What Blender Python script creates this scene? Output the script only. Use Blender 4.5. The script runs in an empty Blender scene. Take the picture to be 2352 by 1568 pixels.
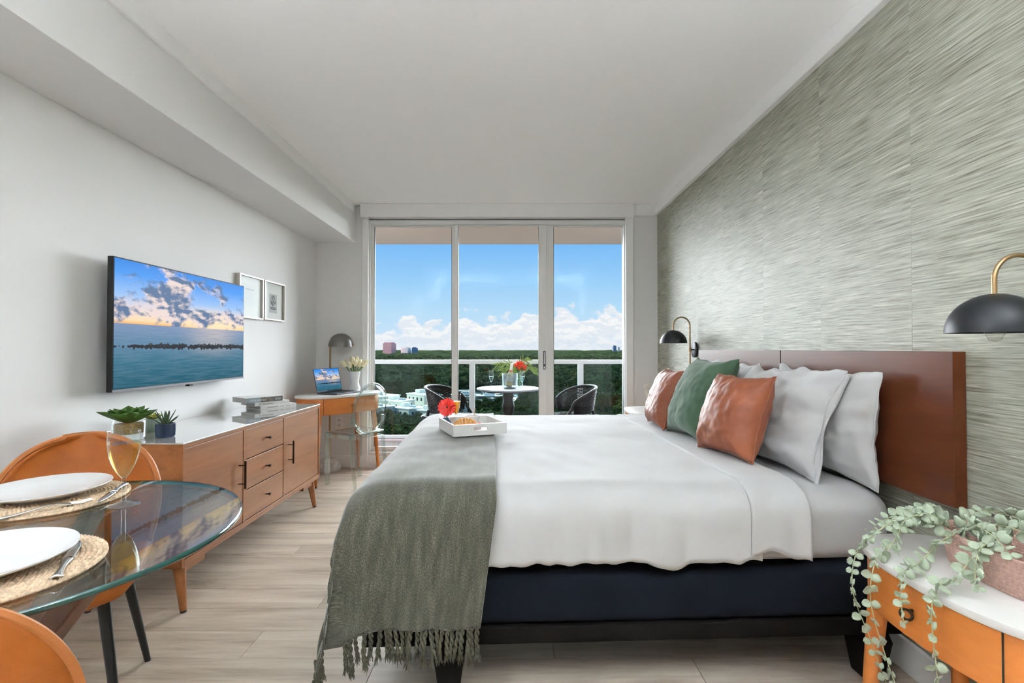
import bpy, bmesh, math, random
from mathutils import Vector, Matrix, noise as mnoise
R = math.radians
random.seed(7)
S = bpy.context.scene
COL = S.collection

# ---------------------------------------------------------------- camera
cam_d = bpy.data.cameras.new('camera'); cam = bpy.data.objects.new('camera', cam_d); COL.objects.link(cam)
cam_d.sensor_width = 36.0; cam_d.lens = 36.0*1130/2352; cam_d.clip_start = 0.02; cam_d.clip_end = 20000
cam.location = (0, 0, 1.2); cam.rotation_euler = (R(90.81), 0, R(0.05))
S.camera = cam

# ---------------------------------------------------------------- colour management, light bounces
S.view_settings.view_transform = 'Standard'; S.view_settings.look = 'None'
S.view_settings.gamma = 1.0; S.view_settings.exposure = 0.5; S.view_settings.use_curve_mapping = False
S.cycles.max_bounces = 9; S.cycles.diffuse_bounces = 7; S.cycles.glossy_bounces = 3; S.cycles.transparent_max_bounces = 32
S.cycles.adaptive_threshold = 0.03
S.cycles.caustics_reflective = False; S.cycles.caustics_refractive = False

# ---------------------------------------------------------------- node helpers
class NT:
    def __init__(s, tree): s.t = tree; s.t.nodes.clear()
    def n(s, typ, **kw):
        nd = s.t.nodes.new(typ)
        for k, v in kw.items():
            if k.startswith('i_'):
                key = k[2:]; key = int(key) if key.isdigit() else key
                s.put(nd, key, v)
            else: setattr(nd, k, v)
        return nd
    def put(s, nd, key, v):
        sock = nd.inputs[key]
        if hasattr(v, 'is_output') or isinstance(v, bpy.types.NodeSocket): s.t.links.new(v, sock)
        else: sock.default_value = v
    def math(s, op, a, b=0.0, clamp=False):
        nd = s.t.nodes.new('ShaderNodeMath'); nd.operation = op; nd.use_clamp = clamp
        s.put(nd, 0, a); s.put(nd, 1, b); return nd.outputs[0]
    def maprange(s, v, a, b, c=0.0, d=1.0, smooth=True):
        nd = s.t.nodes.new('ShaderNodeMapRange'); nd.interpolation_type = 'SMOOTHSTEP' if smooth else 'LINEAR'
        s.put(nd, 0, v); nd.inputs[1].default_value = a; nd.inputs[2].default_value = b; nd.inputs[3].default_value = c; nd.inputs[4].default_value = d
        return nd.outputs[0]
    def mix(s, f, a, b):
        nd = s.t.nodes.new('ShaderNodeMix'); nd.data_type = 'RGBA'
        for key, v in ((0, f), (6, a), (7, b)):
            if isinstance(v, (tuple, list)) and len(v) == 3: v = (*v, 1)
            s.put(nd, key, v)
        return nd.outputs[2]
    def ramp(s, f, stops, interp='LINEAR'):
        nd = s.t.nodes.new('ShaderNodeValToRGB'); s.put(nd, 0, f); cr = nd.color_ramp; cr.interpolation = interp
        while len(cr.elements) < len(stops): cr.elements.new(0.5)
        for e, (p, c) in zip(cr.elements, stops): e.position = p; e.color = (*c, 1) if len(c) == 3 else c
        return nd.outputs[0]
    def noise(s, vec, scale, detail=4, rough=0.55, dist=0.0):
        nd = s.n('ShaderNodeTexNoise'); nd.inputs['Scale'].default_value = scale; nd.inputs['Detail'].default_value = detail
        nd.inputs['Roughness'].default_value = rough; nd.inputs['Distortion'].default_value = dist
        if vec is not None: s.put(nd, 'Vector', vec)
        return nd.outputs[0]
    def mapping(s, vec, scale=(1, 1, 1), loc=(0, 0, 0), rot=(0, 0, 0)):
        nd = s.n('ShaderNodeMapping'); s.put(nd, 0, vec); nd.inputs[1].default_value = loc; nd.inputs[2].default_value = rot; nd.inputs[3].default_value = scale
        return nd.outputs[0]

# ---------------------------------------------------------------- world: blue sky with a bank of cumulus above the horizon
W = bpy.data.worlds.new('sky'); S.world = W; W.use_nodes = True
w = NT(W.node_tree)
tc = w.n('ShaderNodeTexCoord').outputs['Generated']
sep = w.n('ShaderNodeSeparateXYZ', i_0=tc); z = sep.outputs[2]
sky = w.ramp(z, [(0.0, (0.66, 0.83, 0.99)), (0.07, (0.52, 0.78, 1.0)), (0.14, (0.33, 0.65, 1.0)), (0.21, (0.20, 0.52, 0.98)), (0.7, (0.14, 0.38, 0.88))])
hz = w.mapping(tc, scale=(1, 1, 1.6))
big = w.noise(w.mapping(tc, scale=(1, 1, 0.0), loc=(3.05, 0.2, 0)), 7.5, 2, 0.5)
n2 = w.noise(hz, 26, 8, 0.50)
n3 = w.noise(w.mapping(hz, loc=(0.0, 0, -0.007)), 26, 8, 0.50)
top = w.math('ADD', 0.005, w.math('MULTIPLY', big, 0.115))
edge = w.math('ADD', top, w.math('MULTIPLY', w.math('SUBTRACT', n2, 0.5), 0.15))
cl = w.maprange(w.math('SUBTRACT', edge, z), -0.003, 0.012)
thin = w.maprange(w.noise(w.mapping(tc, scale=(1, 1, 4)), 9, 7, 0.6), 0.50, 0.75, 0, 0.35)
cl = w.math('MULTIPLY', cl, w.maprange(n2, 0.28, 0.42, 0.55, 1.0))
cl = w.math('MAXIMUM', cl, w.math('MULTIPLY', thin, w.maprange(z, 0.02, 0.1, 1.0, 0.0)))
shade = w.maprange(w.math('SUBTRACT', n2, n3), -0.045, 0.045)
ccol = w.mix(w.math('MULTIPLY', shade, 0.42), (1.0, 1.0, 1.0), (0.58, 0.71, 0.88))
ccol = w.mix(w.maprange(z, 0.0, 0.045, 0.40, 0.0), ccol, (0.70, 0.81, 0.93))
scol = w.mix(cl, sky, ccol)
scol = w.mix(w.maprange(z, -0.02, 0.0), (0.25, 0.33, 0.36), scol)
bg = w.n('ShaderNodeBackground', i_0=scol, i_1=0.69)
W.cycles.sampling_method = 'NONE'
w.t.links.new(bg.outputs[0], w.n('ShaderNodeOutputWorld').inputs[0])

# ---------------------------------------------------------------- sun and soft daylight
def sun(name, frm, strength, angle, col):
    d = bpy.data.lights.new(name, 'SUN'); d.energy = strength; d.angle = R(angle); d.color = col
    o = bpy.data.objects.new(name, d); COL.objects.link(o)
    o.rotation_euler = Vector(frm).to_track_quat('Z', 'Y').to_euler(); o.location = (frm[0]*20, frm[1]*20, frm[2]*20+20)
    return o
sun('sun', (-0.80, -0.10, 0.60), 2.6, 0.6, (1.0, 0.95, 0.86))
sun('sky_daylight', (0.05, 0.97, 0.20), 23.0, 100, (0.93, 0.97, 1.0))

# ---------------------------------------------------------------- materials
MATS = {}
def newmat(name):
    m = bpy.data.materials.new(name); m.use_nodes = True; MATS[name] = m
    return m, NT(m.node_tree)
def out(nt, sh): nt.t.links.new(sh, nt.n('ShaderNodeOutputMaterial').inputs[0])
def plain(name, col, rough=0.5, metal=0.0, var=0.0, vscale=8, bump=0.0, bscale=60, coat=0.0, spec=0.5, trans=0.0, sheen=0.0, stretch=(1, 1, 1), emit=0):
    m, t = newmat(name)
    c = (*col, 1)
    p = t.n('ShaderNodeBsdfPrincipled'); p.inputs['Roughness'].default_value = rough; p.inputs['Metallic'].default_value = metal
    p.inputs['Coat Weight'].default_value = coat; p.inputs['Specular IOR Level'].default_value = spec; p.inputs['Sheen Weight'].default_value = sheen
    co = t.n('ShaderNodeTexCoord').outputs['Object']
    if stretch != (1, 1, 1): co = t.mapping(co, scale=stretch)
    if var > 0:
        nz = t.noise(co, vscale, 5, 0.6)
        f = t.maprange(nz, 0.25, 0.75, 0, 1)
        t.put(p, 'Base Color', t.mix(f, tuple(x*(1-var) for x in col), tuple(min(1, x*(1+var)) for x in col)))
    else: p.inputs['Base Color'].default_value = c
    if bump > 0:
        b = t.n('ShaderNodeBump'); b.inputs['Strength'].default_value = bump; b.inputs['Distance'].default_value = 0.01
        t.put(b, 'Height', t.noise(co, bscale, 5, 0.6)); t.put(p, 'Normal', b.outputs[0])
    if emit:
        p.inputs['Emission Color'].default_value = c; p.inputs['Emission Strength'].default_value = emit
    out(t, p.outputs[0]); return m
def wood(name, dark, light, rough=0.4, axis=0, gs=18, coat=0.0, perobj=0.0, bump=0.02, spec=0.38):
    m, t = newmat(name)
    co = t.n('ShaderNodeTexCoord').outputs['Object']
    if perobj:
        oi = t.n('ShaderNodeObjectInfo')
        off = t.n('ShaderNodeCombineXYZ'); t.put(off, 0, t.math('MULTIPLY', oi.outputs['Random'], 37.0)); t.put(off, 1, t.math('MULTIPLY', oi.outputs['Random'], 91.0))
        va = t.n('ShaderNodeVectorMath'); va.operation = 'ADD'; t.put(va, 0, co); t.put(va, 1, off.outputs[0]); co = va.outputs[0]
    sc = [1, 1, 1]
    for k in range(3): sc[k] = 0.09 if k == axis else 1.0
    mp = t.mapping(co, scale=tuple(sc))
    a = t.noise(mp, gs, 7, 0.62, 0.6); b = t.noise(mp, gs*5, 4, 0.6)
    f = t.math('ADD', t.math('MULTIPLY', a, 0.75), t.math('MULTIPLY', b, 0.25))
    c = t.ramp(f, [(0.30, dark), (0.47, tuple((x*0.45+y*0.55) for x, y in zip(dark, light))), (0.68, light)])
    if perobj:
        g = t.maprange(oi.outputs['Random'], 0, 1, 1-perobj, 1+perobj, False)
        vm = t.n('ShaderNodeVectorMath'); vm.operation = 'SCALE'; t.put(vm, 0, c); t.put(vm, 'Scale', g); c = vm.outputs[0]
    p = t.n('ShaderNodeBsdfPrincipled'); p.inputs['Roughness'].default_value = rough; p.inputs['Coat Weight'].default_value = coat; p.inputs['Coat Roughness'].default_value = 0.12; p.inputs['Specular IOR Level'].default_value = spec
    t.put(p, 'Base Color', c)
    bp = t.n('ShaderNodeBump'); bp.inputs['Strength'].default_value = bump*5; bp.inputs['Distance'].default_value = 0.002
    t.put(bp, 'Height', f); t.put(p, 'Normal', bp.outputs[0])
    out(t, p.outputs[0]); return m
def glass(name, tint=(0.96, 0.98, 0.97), ior=1.45, mul=1.0, rough=0.0, facing=0.0, fcol=(0.9, 0.95, 0.95)):
    m, t = newmat(name)
    tr = t.n('ShaderNodeBsdfTransparent', i_0=(*tint, 1)); gl = t.n('ShaderNodeBsdfGlossy', i_0=(*fcol, 1), i_1=rough)
    lw = t.n('ShaderNodeLayerWeight'); lw.inputs[0].default_value = 0.5
    f0 = ((ior-1)/(ior+1))**2
    f = t.math('ADD', f0, t.math('MULTIPLY', t.math('POWER', lw.outputs[1], 5.0), 1-f0))
    if facing: f = t.math('ADD', f, t.math('MULTIPLY', t.math('POWER', lw.outputs[1], 1.6), facing))
    f = t.math('MULTIPLY', f, mul, True)
    mx = t.n('ShaderNodeMixShader', i_0=f); t.t.links.new(tr.outputs[0], mx.inputs[1]); t.t.links.new(gl.outputs[0], mx.inputs[2])
    out(t, mx.outputs[0]); return m

M = {}
M['wall'] = plain('white_paint', (0.80, 0.80, 0.80), 0.6)
M['ceil'] = plain('ceiling_paint', (0.94, 0.94, 0.94), 0.75)
M['trim'] = plain('white_trim', (0.88, 0.88, 0.88), 0.4)
M['alu'] = plain('white_aluminium', (0.82, 0.82, 0.81), 0.35)
M['seal'] = plain('dark_gasket', (0.03, 0.03, 0.03), 0.5)
M['floor'] = wood('oak_plank', (0.33, 0.25, 0.185), (0.76, 0.66, 0.55), 0.42, 0, 11, perobj=0.10)
M['side'] = wood('acorn_wood', (0.17, 0.052, 0.013), (0.34, 0.128, 0.038), 0.42, 1, 10, coat=0.15)
M['desk'] = wood('amber_wood', (0.42, 0.115, 0.020), (0.66, 0.225, 0.045), 0.40, 0, 9, coat=0.15)
M['head'] = wood('espresso_veneer', (0.060, 0.016, 0.006), (0.105, 0.029, 0.011), 0.30, 1, 12, coat=0.0, spec=0.2)
M['tleg'] = wood('walnut', (0.07, 0.03, 0.018), (0.17, 0.08, 0.045), 0.4, 2, 12)
M['marble'] = plain('white_marble', (0.84, 0.83, 0.81), 0.22, var=0.04, vscale=3)
M['lampmarble'] = plain('veined_marble', (0.66, 0.64, 0.62), 0.3, var=0.28, vscale=22)
M['leather'] = plain('cognac_leather', (0.27, 0.072, 0.009), 0.5, var=0.16, vscale=10, bump=0.10, bscale=240, spec=0.25)
M['stitch'] = plain('leather_edge', (0.32, 0.105, 0.025), 0.45, spec=0.35)
M['cushleather'] = plain('tan_leather', (0.22, 0.064, 0.028), 0.46, var=0.10, vscale=9, bump=0.10, bscale=180, spec=0.35)
M['velvet'] = plain('green_velvet', (0.046, 0.098, 0.054), 0.85, var=0.20, vscale=6, sheen=0.2, bump=0.05, bscale=300)
M['black'] = plain('black_metal', (0.012, 0.012, 0.014), 0.35)
M['bedblack'] = plain('navy_black_fabric', (0.0055, 0.007, 0.012), 0.9, bump=0.05, bscale=400, spec=0.12)
M['rail'] = plain('black_rail', (0.006, 0.005, 0.005), 0.6, spec=0.1)
M['linen'] = plain('white_cotton', (0.53, 0.53, 0.53), 0.85, sheen=0.15, bump=0.02, bscale=90)
M['brass'] = plain('aged_brass', (0.40, 0.27, 0.14), 0.38, 1.0)
M['bronze'] = plain('dark_bronze', (0.06, 0.045, 0.032), 0.35, 0.9)
M['shade'] = plain('matte_black_shade', (0.010, 0.011, 0.014), 0.42, spec=0.35)
M['greyshade'] = plain('gunmetal_shade', (0.19, 0.18, 0.17), 0.35, 0.6)
M['inner'] = plain('shade_white_inside', (0.8, 0.8, 0.78), 0.5)
M['porcelain'] = plain('white_porcelain', (0.74, 0.745, 0.74), 0.16)
M['steel'] = plain('polished_steel', (0.72, 0.72, 0.73), 0.14, 1.0)
M['silver'] = plain('silver_frame', (0.62, 0.58, 0.53), 0.3, 0.7)
M['paper'] = plain('paper', (0.84, 0.84, 0.82), 0.7)
M['pages'] = plain('book_pages', (0.50, 0.50, 0.47), 0.8, var=0.1, vscale=200, stretch=(0.02, 0.02, 3))
M['greyink'] = plain('grey_ink', (0.16, 0.16, 0.16), 0.7)
M['paleink'] = plain('pale_ink', (0.45, 0.45, 0.45), 0.7)
M['plasticdark'] = plain('dark_plastic', (0.015, 0.015, 0.017), 0.55, spec=0.25)
M['spacegrey'] = plain('grey_aluminium', (0.10, 0.10, 0.11), 0.35, 0.6)
M['navy'] = plain('navy_ceramic', (0.016, 0.034, 0.075), 0.4)
M['sage'] = plain('sage_ceramic', (0.22, 0.29, 0.24), 0.45)
M['cork'] = plain('cork_granules', (0.42, 0.28, 0.10), 0.9, var=0.5, vscale=160, bump=0.5, bscale=220)
M['leafg'] = plain('succulent_green', (0.050, 0.118, 0.018), 0.45, var=0.4, vscale=18, spec=0.3)
M['leafy'] = plain('yellow_green_leaf', (0.30, 0.32, 0.05), 0.5, var=0.25, vscale=40)
M['leafd'] = plain('dark_green_leaf', (0.045, 0.085, 0.04), 0.45, var=0.3, vscale=40)
M['euc'] = plain('eucalyptus_leaf', (0.42, 0.50, 0.37), 0.6, var=0.16, vscale=20)
M['eucstem'] = plain('eucalyptus_stem', (0.42, 0.45, 0.26), 0.6)
M['tulip'] = plain('cream_petal', (0.86, 0.78, 0.52), 0.55, var=0.12, vscale=30)
M['stem'] = plain('green_stem', (0.14, 0.27, 0.06), 0.5)
M['red'] = plain('red_petal', (0.66, 0.018, 0.008), 0.5, var=0.2, vscale=60)
M['redor'] = plain('orange_red_petal', (0.85, 0.09, 0.02), 0.5, var=0.2, vscale=60)
M['gcentre'] = plain('gerbera_centre', (0.10, 0.03, 0.015), 0.8, bump=0.5, bscale=900)
M['palm'] = plain('palm_leaf', (0.22, 0.32, 0.06), 0.5, var=0.3, vscale=20)
M['pink'] = plain('pink_jute', (0.56, 0.36, 0.30), 0.9, var=0.18, vscale=120, bump=0.4, bscale=260)
M['straw'] = plain('woven_straw', (0.66, 0.50, 0.34), 0.85, var=0.3, vscale=90, bump=0.3, bscale=300)
M['wicker'] = plain('dark_wicker', (0.014, 0.009, 0.009), 0.5, var=0.3, vscale=60, spec=0.3)
M['bread'] = plain('croissant_crust', (0.60, 0.30, 0.09), 0.5, var=0.35, vscale=22, bump=0.3, bscale=60)
M['berry'] = plain('strawberry', (0.72, 0.03, 0.02), 0.35, var=0.25, vscale=120)
M['juice'] = plain('orange_juice', (0.95, 0.42, 0.01), 0.35)
M['tray'] = plain('white_lacquer', (0.82, 0.82, 0.80), 0.3)
M['tile'] = plain('mauve_balcony_tile', (0.13, 0.09, 0.09), 0.8, var=0.15, vscale=5, spec=0.05)
M['soffit'] = plain('pink_stucco', (0.72, 0.55, 0.47), 0.9, bump=0.05, bscale=60)
M['railing'] = plain('white_railing', (0.80, 0.78, 0.76), 0.4)
M['pewter'] = plain('pewter_tabletop', (0.30, 0.31, 0.33), 0.45, 0.2)
M['darkwood'] = plain('dark_turned_wood', (0.018, 0.009, 0.007), 0.4, spec=0.3)
M['pomp'] = plain('pale_pompom', (0.78, 0.72, 0.64), 0.95, var=0.15, vscale=90, bump=0.6, bscale=260)
M['stucco'] = plain('cream_stucco', (0.74, 0.72, 0.64), 0.9)
M['roofw'] = plain('white_roof', (0.80, 0.80, 0.80), 0.8)
M['winddark'] = plain('dark_window', (0.03, 0.04, 0.05), 0.15)
M['trunk'] = plain('bark', (0.10, 0.075, 0.055), 0.9)
M['ground'] = plain('undergrowth', (0.018, 0.035, 0.014), 1.0, var=0.4, vscale=0.05)
M['hull'] = plain('white_hull', (0.82, 0.83, 0.84), 0.3)
M['canvas'] = plain('blue_canvas', (0.10, 0.20, 0.27), 0.7)
M['gold'] = plain('gold_foil', (0.80, 0.55, 0.18), 0.3, 0.7)
M['label'] = plain('bottle_label', (0.85, 0.80, 0.72), 0.5)
M['bottleglass'] = plain('pale_bottle', (0.52, 0.52, 0.30), 0.15)
M['spines'] = plain('white_book_cover', (0.80, 0.80, 0.79), 0.5)
M['bluegrey'] = plain('blue_grey_cover', (0.30, 0.37, 0.42), 0.5)
M['photospine'] = plain('photo_cover', (0.15, 0.13, 0.11), 0.45, var=0.7, vscale=25)
M['key'] = plain('black_keys', (0.015, 0.015, 0.016), 0.5)
M['fill_glow'] = plain('fill_diffuser', (0.94, 0.97, 1.0), 0.5, emit=215)  # glow for the added fill uplighters behind the viewer
M['window_glass'] = glass('window_glass', (0.985, 0.99, 0.99), 1.45, 0.3)
M['rail_glass'] = glass('railing_glass', (0.76, 0.87, 0.85), 1.45, 0.15)
M['table_glass'] = glass('tabletop_glass', (0.93, 0.965, 0.955), 1.5, 1.0)
M['clear'] = glass('clear_glass', (0.955, 0.965, 0.965), 1.5, 1.1, 0.0, 0.25)
M['pc'] = glass('clear_polycarbonate', (0.87, 0.92, 0.905), 1.55, 1.2, 0.03, 0.5)
M['sideglass'] = plain('sideboard_glass', (0.50, 0.49, 0.47), 0.03, coat=1.0)
M['bluevase'] = glass('blue_glass', (0.45, 0.60, 0.76), 1.5, 1.2)
M['champagne'] = glass('champagne', (0.93, 0.86, 0.55), 1.34, 0.7)
M['prosecco'] = glass('sparkling_wine', (0.84, 0.94, 0.92), 1.34, 0.7)
M['frosted'] = glass('frosted_acrylic', (0.80, 0.84, 0.85), 1.5, 1.6, 0.4, 0.6, (1.0, 1.0, 1.0))
M['picglass'] = glass('picture_glass', (0.97, 0.98, 0.98), 1.5, 0.10)
M['glassedge'] = plain('green_glass_edge', (0.015, 0.075, 0.065), 0.08, coat=0.6)
M['bulb'] = glass('bulb_glass', (0.95, 0.95, 0.94), 1.5, 1.2)

def wallpaper():
    m, t = newmat('grasscloth')
    co = t.n('ShaderNodeTexCoord').outputs['Object']; oi = t.n('ShaderNodeObjectInfo')
    off = t.n('ShaderNodeCombineXYZ'); t.put(off, 1, t.math('MULTIPLY', oi.outputs['Random'], 53.0)); t.put(off, 2, t.math('MULTIPLY', oi.outputs['Random'], 17.0))
    va = t.n('ShaderNodeVectorMath'); va.operation = 'ADD'; t.put(va, 0, co); t.put(va, 1, off.outputs[0]); co = va.outputs[0]
    wob = t.noise(co, 3.0, 2); cz = t.n('ShaderNodeCombineXYZ'); t.put(cz, 2, t.math('MULTIPLY', wob, 0.008))
    vb = t.n('ShaderNodeVectorMath'); vb.operation = 'ADD'; t.put(vb, 0, co); t.put(vb, 1, cz.outputs[0]); co = vb.outputs[0]
    a = t.noise(t.mapping(co, scale=(1, 4.0, 165)), 1.0, 3, 0.65)
    b = t.noise(t.mapping(co, scale=(1, 10, 420)), 1.0, 2, 0.6)
    c = t.noise(t.mapping(co, scale=(1, 1.2, 14)), 1.0, 3, 0.6)
    f = t.math('ADD', t.math('ADD', t.math('MULTIPLY', a, 0.55), t.math('MULTIPLY', b, 0.33)), t.math('MULTIPLY', c, 0.12))
    colr = t.ramp(f, [(0.37, (0.112, 0.104, 0.070)), (0.45, (0.265, 0.266, 0.205)), (0.52, (0.38, 0.386, 0.315)), (0.59, (0.485, 0.493, 0.42)), (0.68, (0.80, 0.80, 0.73))])
    p = t.n('ShaderNodeBsdfPrincipled'); p.inputs['Roughness'].default_value = 0.5
    t.put(p, 'Base Color', colr)
    bp = t.n('ShaderNodeBump'); bp.inputs['Strength'].default_value = 0.5; bp.inputs['Distance'].default_value = 0.002; t.put(bp, 'Height', f); t.put(p, 'Normal', bp.outputs[0])
    out(t, p.outputs[0]); return m
M['paper_wall'] = wallpaper()

def throwmat():
    m, t = newmat('olive_woven_wool')
    uv = t.n('ShaderNodeUVMap').outputs[0]
    a = t.noise(t.mapping(uv, scale=(420, 170, 1)), 1.0, 2, 0.7); b = t.noise(t.mapping(uv, scale=(200, 420, 1)), 1.0, 2, 0.7); c = t.noise(t.mapping(uv, scale=(38, 7, 1)), 1.0, 4, 0.6)
    f = t.math('ADD', t.math('ADD', t.math('MULTIPLY', a, 0.4), t.math('MULTIPLY', b, 0.35)), t.math('MULTIPLY', c, 0.25))
    colr = t.ramp(f, [(0.38, (0.022, 0.023, 0.015)), (0.5, (0.062, 0.063, 0.044)), (0.62, (0.17, 0.168, 0.125))])
    p = t.n('ShaderNodeBsdfPrincipled'); p.inputs['Roughness'].default_value = 0.9; p.inputs['Sheen Weight'].default_value = 0.7; p.inputs['Sheen Roughness'].default_value = 0.4
    t.put(p, 'Base Color', colr)
    bp = t.n('ShaderNodeBump'); bp.inputs['Strength'].default_value = 0.5; bp.inputs['Distance'].default_value = 0.003; t.put(bp, 'Height', f); t.put(p, 'Normal', bp.outputs[0])
    out(t, p.outputs[0]); return m
M['throw'] = throwmat()
M['tassel'] = plain('olive_yarn', (0.085, 0.083, 0.056), 0.9, var=0.5, vscale=150, bump=0.4, bscale=500)

def foliage(name, dark, light, sc):
    m, t = newmat(name)
    co = t.n('ShaderNodeTexCoord').outputs['Object']; oi = t.n('ShaderNodeObjectInfo')
    f = t.maprange(t.noise(co, sc, 6, 0.7), 0.3, 0.7)
    f = t.math('MULTIPLY', f, t.maprange(t.noise(co, sc*4.5, 3, 0.7), 0.30, 0.62, 0.25, 1.0))
    c = t.mix(f, dark, light)
    hs = t.n('ShaderNodeHueSaturation'); t.put(hs, 'Color', c)
    t.put(hs, 'Hue', t.maprange(oi.outputs['Random'], 0, 1, 0.475, 0.515, False)); t.put(hs, 'Value', t.maprange(t.math('FRACT', t.math('MULTIPLY', oi.outputs['Random'], 7.3)), 0, 1, 0.65, 1.45, False))
    p = t.n('ShaderNodeBsdfPrincipled'); p.inputs['Roughness'].default_value = 0.6; p.inputs['Specular IOR Level'].default_value = 0.0; t.put(p, 'Base Color', hs.outputs[0])
    bp = t.n('ShaderNodeBump'); bp.inputs['Strength'].default_value = 1.0; bp.inputs['Distance'].default_value = 0.5/sc; t.put(bp, 'Height', t.noise(co, sc*3.0, 4, 0.65)); t.put(p, 'Normal', bp.outputs[0])
    out(t, p.outputs[0]); return m
M['foliage'] = foliage('tree_foliage', (0.010, 0.024, 0.010), (0.060, 0.092, 0.030), 0.9)
M['forest'] = foliage('forest_foliage', (0.009, 0.022, 0.013), (0.085, 0.108, 0.048), 0.16)

def seascape():
    m, t = newmat('seascape_screen')
    uv = t.n('ShaderNodeUVMap').outputs[0]
    s = t.n('ShaderNodeSeparateXYZ', i_0=uv); u, v = s.outputs[0], s.outputs[1]
    HZ = 0.505
    skyc = t.ramp(v, [(0.50, (1.0, 0.42, 0.07)), (0.535, (1.0, 0.72, 0.42)), (0.61, (0.90, 0.74, 0.68)), (0.72, (0.34, 0.56, 0.92)), (0.9, (0.06, 0.33, 0.90)), (1.0, (0.03, 0.25, 0.80))])
    dx = t.math('SUBTRACT', u, 0.72); dy = t.math('SUBTRACT', v, 0.53)
    dist = t.math('SQRT', t.math('ADD', t.math('MULTIPLY', dx, t.math('MULTIPLY', dx, 0.6)), t.math('MULTIPLY', dy, t.math('MULTIPLY', dy, 2.5))))
    glow = t.maprange(dist, 0.0, 0.38, 0.9, 0.0)
    skyc = t.mix(glow, skyc, (1.0, 0.80, 0.50))
    mp = t.mapping(uv, scale=(1.0, 1.05, 1), loc=(0.31, 0.12, 0.0))
    n = t.noise(mp, 5.2, 8, 0.58, 0.15); n2 = t.noise(t.mapping(mp, loc=(0.018, 0.03, 0)), 5.2, 8, 0.58, 0.15)
    # one tall bank on the left, low broken clouds along the horizon
    bx = t.math('SUBTRACT', u, 0.36); by = t.math('SUBTRACT', v, 0.79)
    bank = t.maprange(t.math('SQRT', t.math('ADD', t.math('MULTIPLY', bx, t.math('MULTIPLY', bx, 2.6)), t.math('MULTIPLY', by, t.math('MULTIPLY', by, 1.6)))), 0.05, 0.42, 0.26, -0.05)
    low = t.maprange(t.math('ABSOLUTE', t.math('SUBTRACT', v, 0.60)), 0.0, 0.14, 0.19, -0.01)
    cm = t.maprange(t.math('ADD', n, t.math('MAXIMUM', bank, low)), 0.525, 0.64)
    sh = t.maprange(t.math('SUBTRACT', n2, n), -0.05, 0.07)
    cc = t.mix(sh, (0.095, 0.175, 0.33), (0.85, 0.70, 0.66))
    skyc = t.mix(cm, skyc, cc)
    wn = t.noise(t.mapping(uv, scale=(4, 42, 1)), 1.5, 5, 0.6)
    sea = t.ramp(v, [(0.0, (0.006, 0.10, 0.15)), (0.2, (0.020, 0.15, 0.24)), (0.36, (0.09, 0.22, 0.36)), (0.505, (0.18, 0.27, 0.46))])
    refl = t.math('MULTIPLY', t.maprange(t.math('ABSOLUTE', t.math('SUBTRACT', u, 0.70)), 0.0, 0.34, 0.75, 0.0), t.maprange(v, 0.15, 0.45))
    sea = t.mix(t.math('MULTIPLY', refl, wn), sea, (0.95, 0.72, 0.55))
    sea = t.mix(t.maprange(wn, 0.35, 0.7, 0.0, 0.20), sea, (0.32, 0.42, 0.55))
    img = t.mix(t.maprange(v, HZ-0.002, HZ+0.002), sea, skyc)
    vo = t.n('ShaderNodeTexVoronoi'); t.put(vo, 'Vector', t.mapping(uv, scale=(1.78, 1.25, 1))); vo.inputs['Scale'].default_value = 25; vo.inputs['Randomness'].default_value = 0.85
    rn = t.noise(t.mapping(uv, scale=(1.9, 0.0, 1)), 7, 3, 0.6)
    dv0 = t.math('ABSOLUTE', t.math('SUBTRACT', v, 0.328))
    lim = t.math('SUBTRACT', t.math('ADD', 1.08, t.math('MULTIPLY', t.math('SUBTRACT', rn, 0.5), 1.3)), t.math('MULTIPLY', dv0, 27.0))
    lim = t.math('SUBTRACT', lim, t.maprange(u, 0.02, 0.22, 0.45, 0.0))
    rock = t.maprange(t.math('SUBTRACT', lim, vo.outputs[0]), -0.02, 0.06)
    rcol = t.mix(t.maprange(t.math('ADD', vo.outputs[0], t.math('MULTIPLY', t.math('SUBTRACT', 0.345, v), 9.0)), 0.05, 0.5), (0.085, 0.09, 0.115), (0.004, 0.006, 0.012))
    img = t.mix(rock, img, rcol)
    e = t.n('ShaderNodeEmission', i_0=img, i_1=0.70)
    g = t.n('ShaderNodeBsdfGlossy', i_0=(1, 1, 1, 1), i_1=0.25)
    mx = t.n('ShaderNodeMixShader', i_0=0.006); t.t.links.new(e.outputs[0], mx.inputs[1]); t.t.links.new(g.outputs[0], mx.inputs[2])
    m.cycles.emission_sampling = 'NONE'
    out(t, mx.outputs[0]); return m
M['screen'] = seascape()

def tower(name, wallc, winc, sx, sz):
    m, t = newmat(name)
    co = t.n('ShaderNodeTexCoord').outputs['Object']
    br = t.n('ShaderNodeTexBrick'); br.offset = 0.0
    s = t.n('ShaderNodeSeparateXYZ', i_0=co); c2 = t.n('ShaderNodeCombineXYZ'); t.put(c2, 0, t.math('ADD', s.outputs[0], s.outputs[1])); t.put(c2, 1, s.outputs[2])
    t.put(br, 'Vector', c2.outputs[0]); br.inputs['Scale'].default_value = 1.0; br.inputs['Brick Width'].default_value = sx; br.inputs['Row Height'].default_value = sz
    br.inputs['Mortar Size'].default_value = 0.26*sz; br.inputs['Color1'].default_value = (*winc, 1); br.inputs['Color2'].default_value = (*winc, 1); br.inputs['Mortar'].default_value = (*wallc, 1)
    p = t.n('ShaderNodeBsdfPrincipled'); p.inputs['Roughness'].default_value = 0.8; t.put(p, 'Base Color', br.outputs[0]); out(t, p.outputs[0]); return m
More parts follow.
